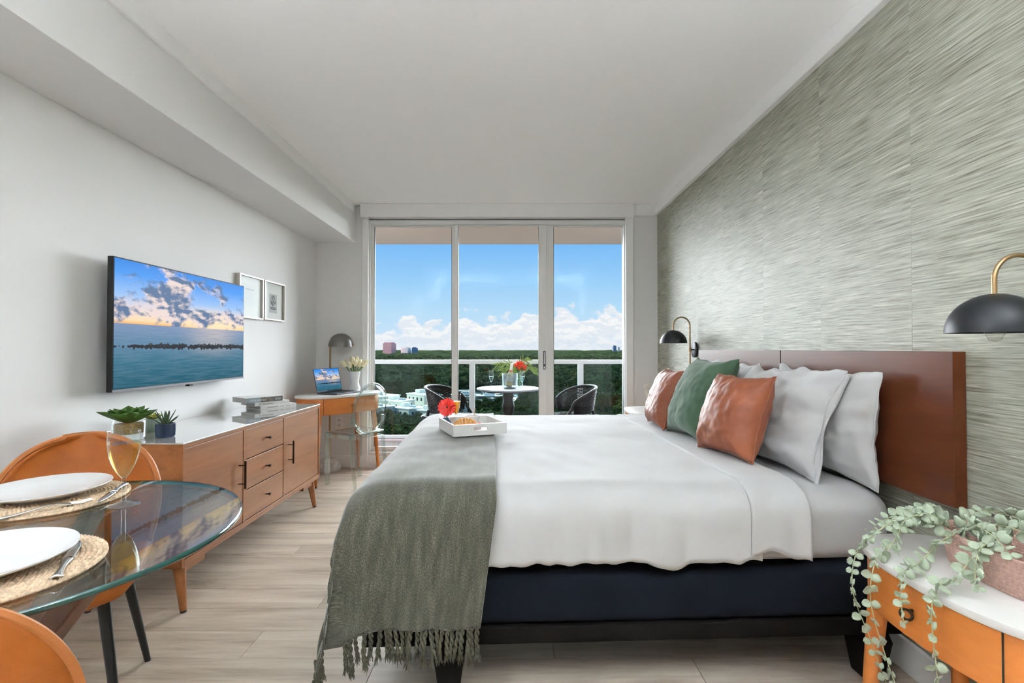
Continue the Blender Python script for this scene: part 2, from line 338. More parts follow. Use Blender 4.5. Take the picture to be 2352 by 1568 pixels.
M['pinktower'] = tower('pink_tower_facade', (0.66, 0.36, 0.36), (0.36, 0.20, 0.24), 5.0, 3.6)
M['whitetower'] = tower('white_tower_facade', (0.72, 0.69, 0.68), (0.36, 0.37, 0.42), 5.0, 3.6)
M['bluetower'] = tower('blue_tower_facade', (0.26, 0.34, 0.46), (0.15, 0.20, 0.28), 5.0, 3.6)

# ---------------------------------------------------------------- mesh helpers
class MB:
    def __init__(s): s.v = []; s.f = []; s.uv = None
    def add(s, vs, fs):
        o = len(s.v); s.v += [tuple(p) for p in vs]; s.f += [tuple(i+o for i in f) for f in fs]; return s
    def box(s, x0, x1, y0, y1, z0, z1):
        return s.add([(x0,y0,z0),(x1,y0,z0),(x1,y1,z0),(x0,y1,z0),(x0,y0,z1),(x1,y0,z1),(x1,y1,z1),(x0,y1,z1)],
                     [(3,2,1,0),(4,5,6,7),(0,1,5,4),(1,2,6,5),(2,3,7,6),(3,0,4,7)])
    def obox(s, p, q, wx, wy, up=(0, 0, 1)):            # bar from p to q, width wx (sideways) and wy
        p = Vector(p); q = Vector(q); d = (q-p).normalized(); a = d.cross(Vector(up))
        if a.length < 1e-4: a = d.cross(Vector((1, 0, 0)))
        a.normalize(); b = a.cross(d)
        vs = [c+a*(i*wx/2)+b*(j*wy/2) for c in (p, q) for i, j in ((-1,-1),(1,-1),(1,1),(-1,1))]
        return s.add(vs, [(0,1,2,3),(7,6,5,4),(0,4,5,1),(1,5,6,2),(2,6,7,3),(3,7,4,0)])
    def lathe(s, prof, n=32, c=(0, 0, 0), caps=True):
        rows = len(prof); vs = []
        for r, z in prof:
            for k in range(n):
                a = 2*math.pi*k/n; vs.append((c[0]+r*math.cos(a), c[1]+r*math.sin(a), c[2]+z))
        fs = [(i*n+k, i*n+(k+1) % n, (i+1)*n+(k+1) % n, (i+1)*n+k) for i in range(rows-1) for k in range(n)]
        if caps:
            if prof[0][0] > 1e-5: fs.append(tuple(range(n-1, -1, -1)))
            if prof[-1][0] > 1e-5: fs.append(tuple((rows-1)*n+k for k in range(n)))
        return s.add(vs, fs)
    def tube(s, pts, r, n=8, sq=1.0, caps=True):
        pts = [Vector(p) for p in pts]; m = len(pts)
        rs = r if isinstance(r, (list, tuple)) else [r]*m
        t0 = (pts[1]-pts[0]).normalized(); a = t0.orthogonal().normalized(); vs = []
        for i in range(m):
            t = (pts[min(i+1, m-1)]-pts[max(i-1, 0)]).normalized()
            a = (a-t*a.dot(t)).normalized(); b = t.cross(a)
            for k in range(n):
                an = 2*math.pi*k/n; vs.append(pts[i]+(a*math.cos(an)+b*math.sin(an)*sq)*rs[i])
        fs = [(i*n+k, i*n+(k+1) % n, (i+1)*n+(k+1) % n, (i+1)*n+k) for i in range(m-1) for k in range(n)]
        if caps: fs += [tuple(range(n-1, -1, -1)), tuple((m-1)*n+k for k in range(n))]
        return s.add(vs, fs)
    def grid(s, fn, nu, nv, closeu=False, uv=None):
        vs = [fn(i/(nu if closeu else nu-1), j/(nv-1)) for j in range(nv) for i in range(nu)]
        o = len(s.v); mu = nu if closeu else nu-1
        fs = [(j*nu+i, j*nu+(i+1) % nu, (j+1)*nu+(i+1) % nu, (j+1)*nu+i) for j in range(nv-1) for i in range(mu)]
        s.add(vs, fs)
        if uv is not None:
            s.uv = s.uv or {}
            for j in range(nv):
                for i in range(nu): s.uv[o+j*nu+i] = uv(i/(nu-1), j/(nv-1))
        return s
    def prism(s, poly, z0, z1):
        n = len(poly); vs = [(x, y, z0) for x, y in poly]+[(x, y, z1) for x, y in poly]
        return s.add(vs, [tuple(range(n-1, -1, -1)), tuple(range(n, 2*n))]+[(i, (i+1) % n, n+(i+1) % n, n+i) for i in range(n)])
    def disc(s, c, r, n=16, up=(0, 0, 1)):
        up = Vector(up).normalized(); a = up.orthogonal().normalized(); b = up.cross(a); c = Vector(c)
        return s.add([c+a*r*math.cos(2*math.pi*k/n)+b*r*math.sin(2*math.pi*k/n) for k in range(n)], [tuple(range(n))])
    def mesh(s, name, m, smooth=35, bevel=0, seg=2, weld=False):
        me = bpy.data.meshes.new(name); me.from_pydata(s.v, [], s.f)
        bm = bmesh.new(); bm.from_mesh(me)
        if weld: bmesh.ops.remove_doubles(bm, verts=bm.verts, dist=1e-5)
        if s.uv is None: bmesh.ops.recalc_face_normals(bm, faces=bm.faces)
        if bevel:
            es = [e for e in bm.edges if len(e.link_faces) == 2 and e.calc_face_angle(0) > R(30)]
            bmesh.ops.bevel(bm, geom=es, offset=bevel, segments=seg, affect='EDGES', profile=0.5, clamp_overlap=True)
        bm.to_mesh(me); bm.free()
        if s.uv:
            ul = me.uv_layers.new(name='UVMap')
            for lp in me.loops:
                if lp.vertex_index in s.uv: ul.data[lp.index].uv = s.uv[lp.vertex_index]
        if smooth:
            me.shade_smooth()
            try: me.set_sharp_from_angle(angle=R(smooth))
            except Exception: pass
        me.materials.append(M[m] if isinstance(m, str) else m); return me
    def build(s, name, m, parent=None, smooth=35, bevel=0, seg=2, weld=False):
        return link(name, s.mesh(name, m, smooth, bevel, seg, weld), parent)
def link(name, me, parent=None, loc=None, rot=None, scale=None):
    o = bpy.data.objects.new(name, me); COL.objects.link(o)
    if parent is not None: o.parent = parent
    if loc is not None: o.location = loc
    if rot is not None: o.rotation_euler = rot
    if scale is not None: o.scale = scale if isinstance(scale, (tuple, list)) else (scale,)*3
    return o
def tag(o, label=None, cat=None, group=None, kind=None):
    if label: o['label'] = label
    if cat: o['category'] = cat
    if group: o['group'] = group
    if kind: o['kind'] = kind
    return o
def thing(name, label, cat, loc=(0, 0, 0), rz=0, group=None):
    o = bpy.data.objects.new(name, None); COL.objects.link(o); o.empty_display_size = 0.05
    o.location = loc; o.rotation_euler = (0, 0, rz); return tag(o, label, cat, group)
def copy_tree(o, parent=None):
    c = o.copy(); COL.objects.link(c); c.parent = parent
    for ch in list(o.children): copy_tree(ch, c)
    return c
def B(*a): return MB().box(*a)
def solid(o, th, off=-1):
    md = o.modifiers.new('thickness', 'SOLIDIFY'); md.thickness = th; md.offset = off; return o
def nz(x, y, z=0.0): return mnoise.noise(Vector((x, y, z)))
def sup(t, a, b, n=2.5):
    c, s_ = math.cos(t), math.sin(t)
    return (a*math.copysign(abs(c)**(2/n), c), b*math.copysign(abs(s_)**(2/n), s_))
def arc(c, r, a0, a1, n, plane='xz'):
    res = []
    for i in range(n+1):
        a = a0+(a1-a0)*i/n; p, q = r*math.cos(a), r*math.sin(a)
        res.append((c[0]+p, c[1], c[2]+q) if plane == 'xz' else (c[0]+p, c[1]+q, c[2]))
    return res
def text(name, body, size, m, parent, loc, rot):
    cu = bpy.data.curves.new(name, 'FONT'); cu.body = body; cu.size = size; cu.extrude = 0.0002; cu.materials.append(M[m])
    o = bpy.data.objects.new(name, cu); COL.objects.link(o)
    me = bpy.data.meshes.new_from_object(o.evaluated_get(bpy.context.evaluated_depsgraph_get())); bpy.data.objects.remove(o)
    return link(name, me, parent, loc, rot)

# ================================================================ THE ROOM
XL, XR, YB, YR, ZC = -1.99, 1.474, 4.985, -3.2, 2.645
floor = thing('floor', 'pale oak plank floor', None); floor['kind'] = 'structure'
B(XL-0.1, XR+0.1, YR-0.1, YB+0.1, -0.06, -0.008).build('subfloor', 'ground', floor)
PW, PL = 0.183, 1.22
pm = B(-PL/2+0.0008, PL/2-0.0008, -PW/2+0.0008, PW/2-0.0008, -0.01, 0).mesh('plank', 'floor', 0, bevel=0.0012, seg=1)
row = 0; y = YR
cut = {}
while y < YB-0.01:
    w_ = min(PW, YB-y); x = XL-((row*0.437) % 1.0)*PL
    while x < XR-0.01:
        a, b = max(x, XL), min(x+PL, XR)
        if b-a > 0.02:
            sx = (b-a)/PL
            link('plank', pm, floor, ((a+b)/2, y+w_/2, 0), None, (sx, w_/PW, 1))
        x += PL
    y += PW; row += 1
wl = tag(B(XL-0.12, XL, YR-0.1, YB+0.1, -0.05, ZC+0.05).build('wall_left', 'wall', None, 0), 'plain white painted wall behind the television', None, None, 'structure')
ce = tag(B(XL-0.12, XR+0.12, YR-0.1, YB+0.02, ZC, ZC+0.12).build('ceiling', 'ceil', None, 0), 'smooth white ceiling over the bed', None, None, 'structure')
tag(B(XL, -1.593, YR, YB, 2.272, ZC).build('trim_1', 'wall', None, 0, bevel=0.003), 'white boxed soffit running along the left wall', None, None, 'structure')
tag(B(-1.593, -1.573, YR, YB-0.11, 2.562, ZC).build('trim_2', 'trim', None, 0, bevel=0.002), 'white flat crown strip on the soffit', None, None, 'structure')
tag(B(XR-0.035, XR, YR, YB, 2.552, ZC).build('trim_3', 'trim', None, 0, bevel=0.003), 'white crown board above the grasscloth wall', None, None, 'structure')
wr = tag(B(XR+0.002, XR+0.12, YR-0.1, YB+0.1, -0.05, ZC+0.05).build('wall_right', 'wall', None, 0), 'grey green grasscloth covered wall behind the bed', None, None, 'structure')
y = 1.812-0.536*10
while y < YB:
    a, b = max(y, YR), min(y+0.536, YB)
    if b > a: B(0, 0.004, -(b-a)/2+0.0004, (b-a)/2-0.0004, 0, 2.56).build('wallpaper_strip', 'paper_wall', wr, 0).location = (XR-0.002, (a+b)/2, 0.0)
    y += 0.536
tag(B(XL, XR, YR-0.12, YR, -0.05, ZC+0.05).build('wall_rear', 'wall', None, 0), 'white wall at the far end of the room behind the viewer', None, None, 'structure')
OX0, OX1, OZ0, OZ1 = -1.46, 1.147, 0.12, 2.523
wb = MB()
wb.box(XL, OX0, YB, YB+0.16, -0.05, ZC+0.05); wb.box(OX1, XR, YB, YB+0.16, -0.05, ZC+0.05)
wb.box(OX0, OX1, YB, YB+0.16, OZ1, ZC+0.05); wb.box(OX0, OX1, YB, YB+0.16, -0.05, OZ0)
tag(wb.build('wall_back', 'wall', None, 0), 'white window wall around the sliding glass door', None, None, 'structure')
bb = MB(); bb.box(XL+0.012, OX0, YB-0.014, YB, 0, 0.12); bb.box(OX1, XR-0.012, YB-0.014, YB, 0, 0.12); bb.box(OX0, OX1, YB-0.014, YB, 0, 0.118)
tag(bb.build('baseboard_back', 'trim', None, 0, bevel=0.003), 'white baseboard under the window wall', None, None, 'structure')
tag(B(XL, XL+0.014, YR, YB-0.014, 0, 0.12).build('baseboard_left', 'trim', None, 0, bevel=0.003), 'white baseboard along the left wall', None, None, 'structure')
tag(B(XR-0.018, XR-0.002, YR, YB-0.014, 0, 0.12).build('baseboard_right', 'trim', None, 0, bevel=0.003), 'white baseboard below the grasscloth', None, None, 'structure')
cs = MB(); cs.box(OX0-0.058, OX0, YB-0.022, YB, 0.12, OZ1+0.02); cs.box(OX1, OX1+0.075, YB-0.022, YB, 0.12, OZ1+0.02)
tag(cs.build('trim_4', 'trim', None, 0, bevel=0.003), 'white casing beside the sliding glass door', None, None, 'structure')
tag(B(1.213, XR-0.035, YB-0.05, YB, 2.535, ZC).build('trim_5', 'trim', None, 0, bevel=0.003), 'short white header block beside the shade valance', None, None, 'structure')
va = thing('shade_valance', 'long white box valance hiding the roller shade above the window', 'valance', (0, YB-0.1, 2.51))
B(-1.52, 1.213, 0, 0.012, 0, 0.134).build('fascia', 'trim', va, 0, bevel=0.003)
B(-1.52, -1.505, 0.012, 0.098, 0.0, 0.134).build('end_cap', 'trim', va, 0); B(1.198, 1.213, 0.012, 0.098, 0.0, 0.134).build('end_cap', 'trim', va, 0)
B(-1.505, 1.198, 0.012, 0.098, 0.122, 0.134).build('top_board', 'trim', va, 0)
B(-1.49, 1.18, 0.03, 0.075, 0.03, 0.10).build('shade_roll', 'trim', va, 0, bevel=0.012)

# sliding window
win = thing('window_1', 'three panel white sliding glass door to the balcony', None, (0, YB+0.05, 0)); win['kind'] = 'structure'
def bar(nm, x0, x1, z0, z1, y0=-0.03, y1=0.05, m='alu'): return B(x0, x1, y0, y1, z0, z1).build(nm, m, win, 0, bevel=0.003)
bar('head_track', OX0, OX1, OZ1-0.055, OZ1-0.012); bar('track_gap', OX0, OX1, OZ1-0.012, OZ1, 0, 0.05, 'seal')
bar('sill_track', OX0, OX1, OZ0, OZ0+0.03, -0.04, 0.08)
bar('jamb', OX0, OX0+0.012, OZ0, OZ1-0.055); bar('jamb', OX1-0.008, OX1, OZ0, OZ1-0.055)
def px(u, Y=5.035): return (u-1176)*Y/1130
def panel(u0, u1, l, r, yo):
    z0, z1 = OZ0+0.03, OZ1-0.06
    a, b = px(u0), px(u1)
    bar('stile', a, a+l, z0, z1, yo-0.018, yo+0.018); bar('stile', b-r, b, z0, z1, yo-0.018, yo+0.018)
    bar('bottom_rail', a+l, b-r, z0, z0+0.045, yo-0.015, yo+0.015); bar('top_rail', a+l, b-r, z1-0.012, z1, yo-0.015, yo+0.015)
    B(a+l, b-r, yo-0.004, yo+0.004, z0+0.045, z1-0.012).build('pane', 'window_glass', win, 0)
    for (xx, d) in ((a+l, 0.004), (b-r-0.004, 0.004)): B(xx, xx+d, yo-0.013, yo+0.013, z0+0.045, z1-0.012).build('gasket', 'seal', win, 0)
panel(847, 1051, 0.045, 0.066, 0.03); panel(1044, 1254, 0.030, 0.078, 0.0); panel(1252, 1435, 0.084, 0.012, 0.03)
for xx in (1241, 1262): B(px(xx)-0.004, px(xx)+0.004, -0.024, -0.018, OZ0+0.05, OZ1-0.09).build('stile_rib', 'alu', win, 0)
hd = B(px(1249)-0.012, px(1249)+0.012, -0.03, -0.018, 0.985, 1.175).build('door_handle', 'spacegrey', win, 0, bevel=0.004)
B(px(1249)-0.006, px(1249)+0.006, -0.045, -0.03, 1.04, 1.165).build('finger_pull', 'steel', hd, 0, bevel=0.003)
B(px(1249)-0.006, px(1249)+0.006, -0.038, -0.03, 0.995, 1.02).build('thumb_latch', 'steel', hd, 0, bevel=0.003)

ot = thing('wall_outlet', 'white double power outlet low on the window wall behind the desk', 'outlet', (-1.75, YB, 0.45))
B(-0.035, 0.035, -0.006, 0, -0.057, 0.057).build('cover_plate', 'trim', ot, 0, bevel=0.002)
for zz in (-0.026, 0.026):
    sk = B(-0.017, 0.017, -0.009, -0.006, zz-0.016, zz+0.016).build('socket', 'porcelain', ot, 0, bevel=0.002)
    for xx in (-0.007, 0.007): B(xx-0.0015, xx+0.0015, -0.0095, -0.009, zz-0.005, zz+0.007).build('slot', 'seal', sk, 0)
pl = thing('power_adapter', 'small black plug adapter on the grasscloth under the marble nightstand', 'plug', (XR-0.002, 1.46, 0.215))
B(-0.03, 0, -0.03, 0.03, -0.03, 0.03).build('plug_body', 'black', pl, 0, bevel=0.006)
B(-0.045, -0.03, -0.012, 0.012, -0.012, 0.012).build('cable_relief', 'black', pl, 0, bevel=0.004)

# uplighters added out of view behind the viewer, to fill the room with light
for xx, yy, lb in ((-1.25, -0.20, 'added white fill uplighter, unseen behind the viewer by the left wall'), (1.10, -0.10, 'added white fill uplighter, unseen behind the viewer by the grasscloth wall')):
    cl_ = thing('added_fill_uplighter', lb, 'lamp', (xx, yy, 0), 0, 'added fill uplighters')
    MB().lathe([(0.0, 0.0), (0.15, 0.0), (0.15, 0.02), (0.0, 0.03)], 40).build('base', 'trim', cl_)
    MB().tube([(0, 0, 0.02), (0, 0, 1.70)], 0.014, 12).build('pole', 'trim', cl_)
    MB().lathe([(0.0, 1.68), (0.08, 1.69), (0.19, 1.76), (0.24, 1.86), (0.235, 1.86), (0.18, 1.775), (0.0, 1.71)], 48).build('bowl_shade', 'trim', cl_, 60)
    MB().lathe([(0.0, 1.80), (0.19, 1.80)], 48).build('diffuser', 'fill_glow', cl_)

# ================================================================ LEFT WALL: television, pictures, sideboard
tv = thing('television', 'large thin black flat television showing a sea sunset on the left wall', 'television', (-1.885, 2.882, 1.315))
HW, HH = 0.566, 0.323
B(-0.028, 0, -HW, HW, -HH, HH).build('housing', 'plasticdark', tv, 0, bevel=0.002)
sc = MB(); sc.add([(0.0012, -HW+0.006, -HH+0.014), (0.0012, HW-0.006, -HH+0.014), (0.0012, HW-0.006, HH-0.006), (0.0012, -HW+0.006, HH-0.006)], [(0, 1, 2, 3)])
sc.uv = {0: (0, 0), 1: (1, 0), 2: (1, 1), 3: (0, 1)}
sc.build('screen', 'screen', tv, 0)
B(-0.001, 0.0025, -HW, HW, -HH, -HH+0.011).build('bottom_bezel', 'spacegrey', tv, 0)
B(-0.02, 0.004, -0.016, 0.02, -HH-0.012, -HH).build('sensor', 'plasticdark', tv, 0, bevel=0.002)
br = B(-0.105, -0.095, -0.16, 0.16, -0.12, 0.12).build('wall_mount', 'black', tv, 0)
B(-0.097, -0.028, -0.03, 0.03, -0.06, 0.06).build('mount_arm', 'black', br, 0)

def picture(y0, y1, z0, z1, kind, label):
    p = thing('picture_frame', label, 'picture', (XL, (y0+y1)/2, (z0+z1)/2), 0, 'framed prints beside the television')
    hy, hz = (y1-y0)/2, (z1-z0)/2; d, f = 0.032, 0.010
    for nm, a in (('frame_top', (-hy, hy, hz-f, hz)), ('frame_bottom', (-hy, hy, -hz, -hz+f)), ('frame_side', (-hy, -hy+f, -hz+f, hz-f)), ('frame_side', (hy-f, hy, -hz+f, hz-f))):
        B(0, d, a[0], a[1], a[2], a[3]).build(nm, 'silver', p, 0, bevel=0.001)
    B(0, 0.012, -hy+f, hy-f, -hz+f, hz-f).build('mat_board', 'paper', p, 0)
    B(0.020, 0.022, -hy+f, hy-f, -hz+f, hz-f).build('glazing', 'picglass', p, 0)
    if kind == 'globe':
        pr = B(0.012, 0.0124, -0.065, 0.065, -0.095, 0.06).build('print_sheet', plain('print_paper', (0.55, 0.56, 0.55), 0.7), p, 0)
        MB().disc((0.0127, 0.0, 0.005), 0.046, 28, (1, 0, 0)).build('globe_drawing', plain('globe_ink', (0.30, 0.30, 0.30), 0.7, var=0.95, vscale=42), pr, 0)
        for k, (zz, hw_) in enumerate(((-0.052, 0.05), (-0.064, 0.044))): B(0.0124, 0.0128, -hw_, hw_, zz-0.004, zz+0.004).build('caption_line', 'greyink', pr, 0)
    else:
        pr = B(0.012, 0.0124, -0.07, 0.07, -0.06, 0.085).build('print_sheet', plain('pale_print', (0.74, 0.76, 0.78), 0.7, var=0.08, vscale=30), p, 0)
        B(0.0124, 0.0128, -0.06, 0.06, 0.055, 0.062).build('caption_line', 'paleink', pr, 0)
picture(3.53, 3.865, 1.425, 1.745, 'plain', 'silver framed pale print half hidden behind the television corner')
picture(3.885, 4.235, 1.43, 1.745, 'globe', 'silver framed print of a small grey globe with caption lines')

SBX0, SBX1, SBY0, SBY1, SBT, SBB = -1.955, -1.48, 2.215, 3.785, 0.768, 0.212
sb = thing('sideboard', 'long mid century walnut sideboard with glass top under the television', 'sideboard', ((SBX0+SBX1)/2, (SBY0+SBY1)/2, 0))
dx, ly = (SBX1-SBX0)/2, (SBY1-SBY0)/2
T = 0.018
B(-dx, dx, -ly, -ly+T, SBB, SBT).build('side_panel', 'side', sb, 0, bevel=0.0015); B(-dx, dx, ly-T, ly, SBB, SBT).build('side_panel', 'side', sb, 0, bevel=0.0015)
B(-dx, dx, -ly+T, ly-T, SBT-T, SBT).build('top_panel', 'side', sb, 0); B(-dx, dx, -ly+T, ly-T, SBB, SBB+0.03).build('bottom_panel', 'side', sb, 0, bevel=0.0015)
B(-dx, -dx+0.01, -ly+T, ly-T, SBB+0.03, SBT-T).build('back_panel', 'side', sb, 0)
dv = (2.732-3.0, 3.207-3.0)
for q in dv: B(-dx+0.01, dx-0.002, q-0.012, q+0.012, SBB+0.03, SBT-T).build('divider', 'side', sb, 0)
B(-dx-0.001, dx+0.004, -ly-0.002, ly+0.002, SBT, SBT+0.007).build('glass_top', 'sideglass', sb, 0, bevel=0.002)['label'] = 'reflective glass cover plate'
def front(nm, y0, y1, z0, z1): return B(dx-0.022, dx-0.004, y0+0.003, y1-0.003, z0+0.003, z1-0.003).build(nm, 'side', sb, 0, bevel=0.002)
zb, zt = SBB+0.03, SBT-T
def handle(par, y_):
    zc = 0.515
    MB().tube([(dx+0.032, y_, zc-0.075), (dx+0.032, y_, zc+0.075)], 0.006, 10).build('handle', 'bronze', par)
    m_ = MB()
    for zz in (zc-0.05, zc+0.05): m_.tube([(dx-0.004, y_, zz), (dx+0.032, y_, zz)], 0.0035, 8)
    m_.build('handle_posts', 'bronze', par)
d1 = front('door', -ly+T, dv[0]-0.012, zb, zt); handle(d1, dv[0]-0.055)
d2 = front('door', dv[1]+0.012, ly-T, zb, zt); handle(d2, dv[1]+0.055)
h3 = (zt-zb)/3
for k in range(3):
    dr = front('drawer', dv[0]+0.012, dv[1]-0.012, zb+k*h3, zb+(k+1)*h3)
    yc = sum(dv)/2
    kb = MB().tube([(dx-0.004, yc, zb+(k+.5)*h3), (dx+0.012, yc, zb+(k+.5)*h3), (dx+0.020, yc, zb+(k+.5)*h3), (dx+0.027, yc, zb+(k+.5)*h3)], [0.004, 0.004, 0.0085, 0.008], 12).build('knob', 'bronze', dr)
for sx, sy in ((1, -1), (1, 1), (-1, -1), (-1, 1)):
    x0, y0 = sx*(dx-0.05), sy*(ly-0.055)
    lg = MB().tube([(x0, y0, SBB), (x0+sx*0.030, y0+sy*0.012, 0.008)], [0.027, 0.0145], 14).build('leg', 'side', sb)
    MB().tube([(x0+sx*0.030, y0+sy*0.012, 0.01), (x0+sx*0.031, y0+sy*0.0125, 0.0)], 0.014, 12).build('foot_glide', 'black', lg)
    B(x0-0.02, x0+0.02, min(y0, y0-sy*0.16), max(y0, y0-sy*0.16), SBB-0.045, SBB).build('corner_brace', 'side', lg, 0, bevel=0.004)

# books
def book(c, rz, L, Dp, th, spine, label):
    b = thing('book', label, 'book', c, rz, 'books stacked on the sideboard')
    B(-L/2, L/2, -Dp/2, Dp/2, 0, 0.002).build('cover', spine, b, 0); B(-L/2, L/2, -Dp/2, Dp/2, th-0.002, th).build('cover', spine, b, 0)
    B(-L/2, L/2, -Dp/2-0.001, -Dp/2+0.002, 0, th).build('spine', spine, b, 0, bevel=0.0008)
    B(-L/2+0.004, L/2-0.004, -Dp/2+0.002, Dp/2-0.004, 0.002, th-0.002).build('page_block', 'pages', b, 0)
    return b
rzb = R(54.5); st = SBT+0.007
sd = Vector((math.cos(rzb), math.sin(rzb), 0)); sn = Vector((math.sin(rzb), -math.cos(rzb), 0))
def bpos(corner, L, Dp): return Vector(corner)+sd*L/2-sn*Dp/2
b3 = book(bpos((-1.738, 3.40, st), .262, .21), rzb, .262, .21, .027, 'spines', 'lowest book of the stack on the sideboard, white spine with faint grey lettering')
b2 = book(bpos((-1.765, 3.375, st+.027), .250, .20), rzb, .250, .20, .025, 'spines', 'white book reading MY RESIDENCE in the middle of the stack')
b1 = book(bpos((-1.80, 3.33, st+.052), .255, .205), rzb, .255, .205, .035, 'spines', 'topmost thick book of the stack, its spine blue grey and dark photograph')
for par, Dp, seglist in ((b1, .205, ((-.1275, -.03, 'bluegrey'), (-.03, .06, 'photospine'), (.06, .1275, 'greyink'))),):
    for a, b_, mm in seglist: B(a, b_, -Dp/2-0.0022, -Dp/2-0.001, 0.001, 0.034).build('spine_panel', mm, par, 0)
text('spine_title', 'HYDE AVENUE', 0.017, 'paper', b1, (-0.105, -.205/2-0.0024, 0.010), (R(90), 0, 0))
text('spine_mark', 'A', 0.022, 'paper', b1, (0.072, -.205/2-0.0024, 0.010), (R(90), 0, 0))
B(0.088, 0.115, -.205/2-0.0026, -.205/2-0.0022, 0.012, 0.016).build('spine_mark', 'paper', b1, 0); B(0.088, 0.118, -.205/2-0.0026, -.205/2-0.0022, 0.021, 0.023).build('spine_mark', 'paper', b1, 0)
text('spine_title', 'MY RESIDENCE', 0.0155, 'greyink', b2, (-0.098, -.20/2-0.0015, 0.0065), (R(90), 0, 0))
B(0.075, 0.095, -.20/2-0.0015, -.20/2-0.001, 0.011, 0.013).build('spine_mark', 'paleink', b2, 0)
for a, b_, hh in ((-0.085, -0.005, .0085), (0.01, 0.035, .005), (0.05, 0.085, .004), (0.095, 0.11, .004)): B(a, b_, -.21/2-0.0015, -.21/2-0.001, 0.0135-hh/2, 0.0135+hh/2).build('spine_mark', 'paleink', b3, 0)

# succulents
def leaf_mesh(name, L, Wd, th, m, cup=0.25, tip=1.0, n=9):
    g = MB()
    def fn(u, v):
        s_ = (u-0.5)*2; wv = math.sin(math.pi*min(1, v**0.75*0.93+0.05))**0.7*Wd/2*(1-0.15*v)
        if v > 0.8: wv *= max(0.04, 1-((v-0.8)/0.2)**1.6*tip)
        return (s_*wv, v*L, cup*L*v*v*0.6+abs(s_)**1.7*wv*0.55+0.0)
    g.grid(fn, 7, n)
    return g.mesh(name, m, 60)
def rosette(par, rings, mesh, z0):
    for (n, r0, el, scl, off) in rings:
        for k in range(n):
            a = 2*math.pi*(k+off)/n+random.uniform(-.08, .08); e = R(el+random.uniform(-5, 5))
            o = link('leaf', mesh, par, (r0*math.cos(a), r0*math.sin(a), z0), (e, 0, a-math.pi/2), scl*random.uniform(.92, 1.08))
            solid(o, 0.0025*1.0, 0)
sp = thing('potted_succulent', 'large green rosette succulent in a clear glass on the near end of the sideboard', 'plant', (-1.79, 2.30, st))
pot = MB().lathe([(0.0, 0.002), (0.058, 0.002), (0.064, 0.01), (0.066, 0.088), (0.063, 0.088), (0.061, 0.012), (0.0, 0.010)], 36).build('glass_pot', 'clear', sp)
MB().lathe([(0.0, 0.030), (0.055, 0.030), (0.057, 0.034), (0.057, 0.072), (0.052, 0.076), (0.0, 0.077)], 32).build('cork_fill', 'cork', sp)
MB().tube([(0, 0, 0.07), (0, 0, 0.10)], 0.01, 8).build('stem', 'leafg', sp)
lm = leaf_mesh('leaf', 0.115, 0.085, 0.003, 'leafg', 0.28)
rosette(sp, [(8, 0.008, 18, 1.0, 0), (7, 0.008, 38, 0.86, .5), (6, 0.006, 58, 0.62, .2), (4, 0.004, 74, 0.42, .6)], lm, 0.078)
def fluted_pot(par, r, h, m):
    n = 48
    prof = [(0.0, 0.0, 0), (r*0.86, 0.0, 0), (r*0.9, 0.004, 0), (r*0.97, 0.006, 1), (r, h*0.5, 1), (r, h-0.002, 1), (r*0.96, h, 0), (r*0.86, h, 0), (r*0.84, h-0.012, 0), (0, h-0.013, 0)]
    g = MB(); g.grid(lambda u, v: (lambda p: ((p[0]*(1-(0.045*p[2] if int(round(u*n*2)) % 2 else 0)))*math.cos(2*math.pi*u), (p[0]*(1-(0.045*p[2] if int(round(u*n*2)) % 2 else 0)))*math.sin(2*math.pi*u), p[1]))(prof[int(round(v*(len(prof)-1)))]), n*2, len(prof), True)
    return g.build('ceramic_pot', m, par, 25)
s2 = thing('potted_succulent', 'small yellow green succulent in a ribbed sage pot behind the navy one', 'plant', (-1.845, 2.53, st))
fluted_pot(s2, 0.036, 0.066, 'sage')
ym = leaf_mesh('leaf', 0.045, 0.022, 0.002, 'leafy', 0.3)
rosette(s2, [(9, 0.004, 16, 1.0, 0), (8, 0.004, 40, 0.85, .5), (6, 0.003, 62, 0.65, .2)], ym, 0.062)
s3 = thing('potted_succulent', 'small dark spiky aloe in a ribbed navy blue pot on the sideboard', 'plant', (-1.672, 2.375, st))
fluted_pot(s3, 0.041, 0.064, 'navy')
am = leaf_mesh('leaf', 0.085, 0.014, 0.003, 'leafd', 0.12, 1.0)
rosette(s3, [(5, 0.004, 34, 0.9, 0), (5, 0.004, 56, 0.95, .5), (4, 0.003, 76, 0.9, .25)], am, 0.052)

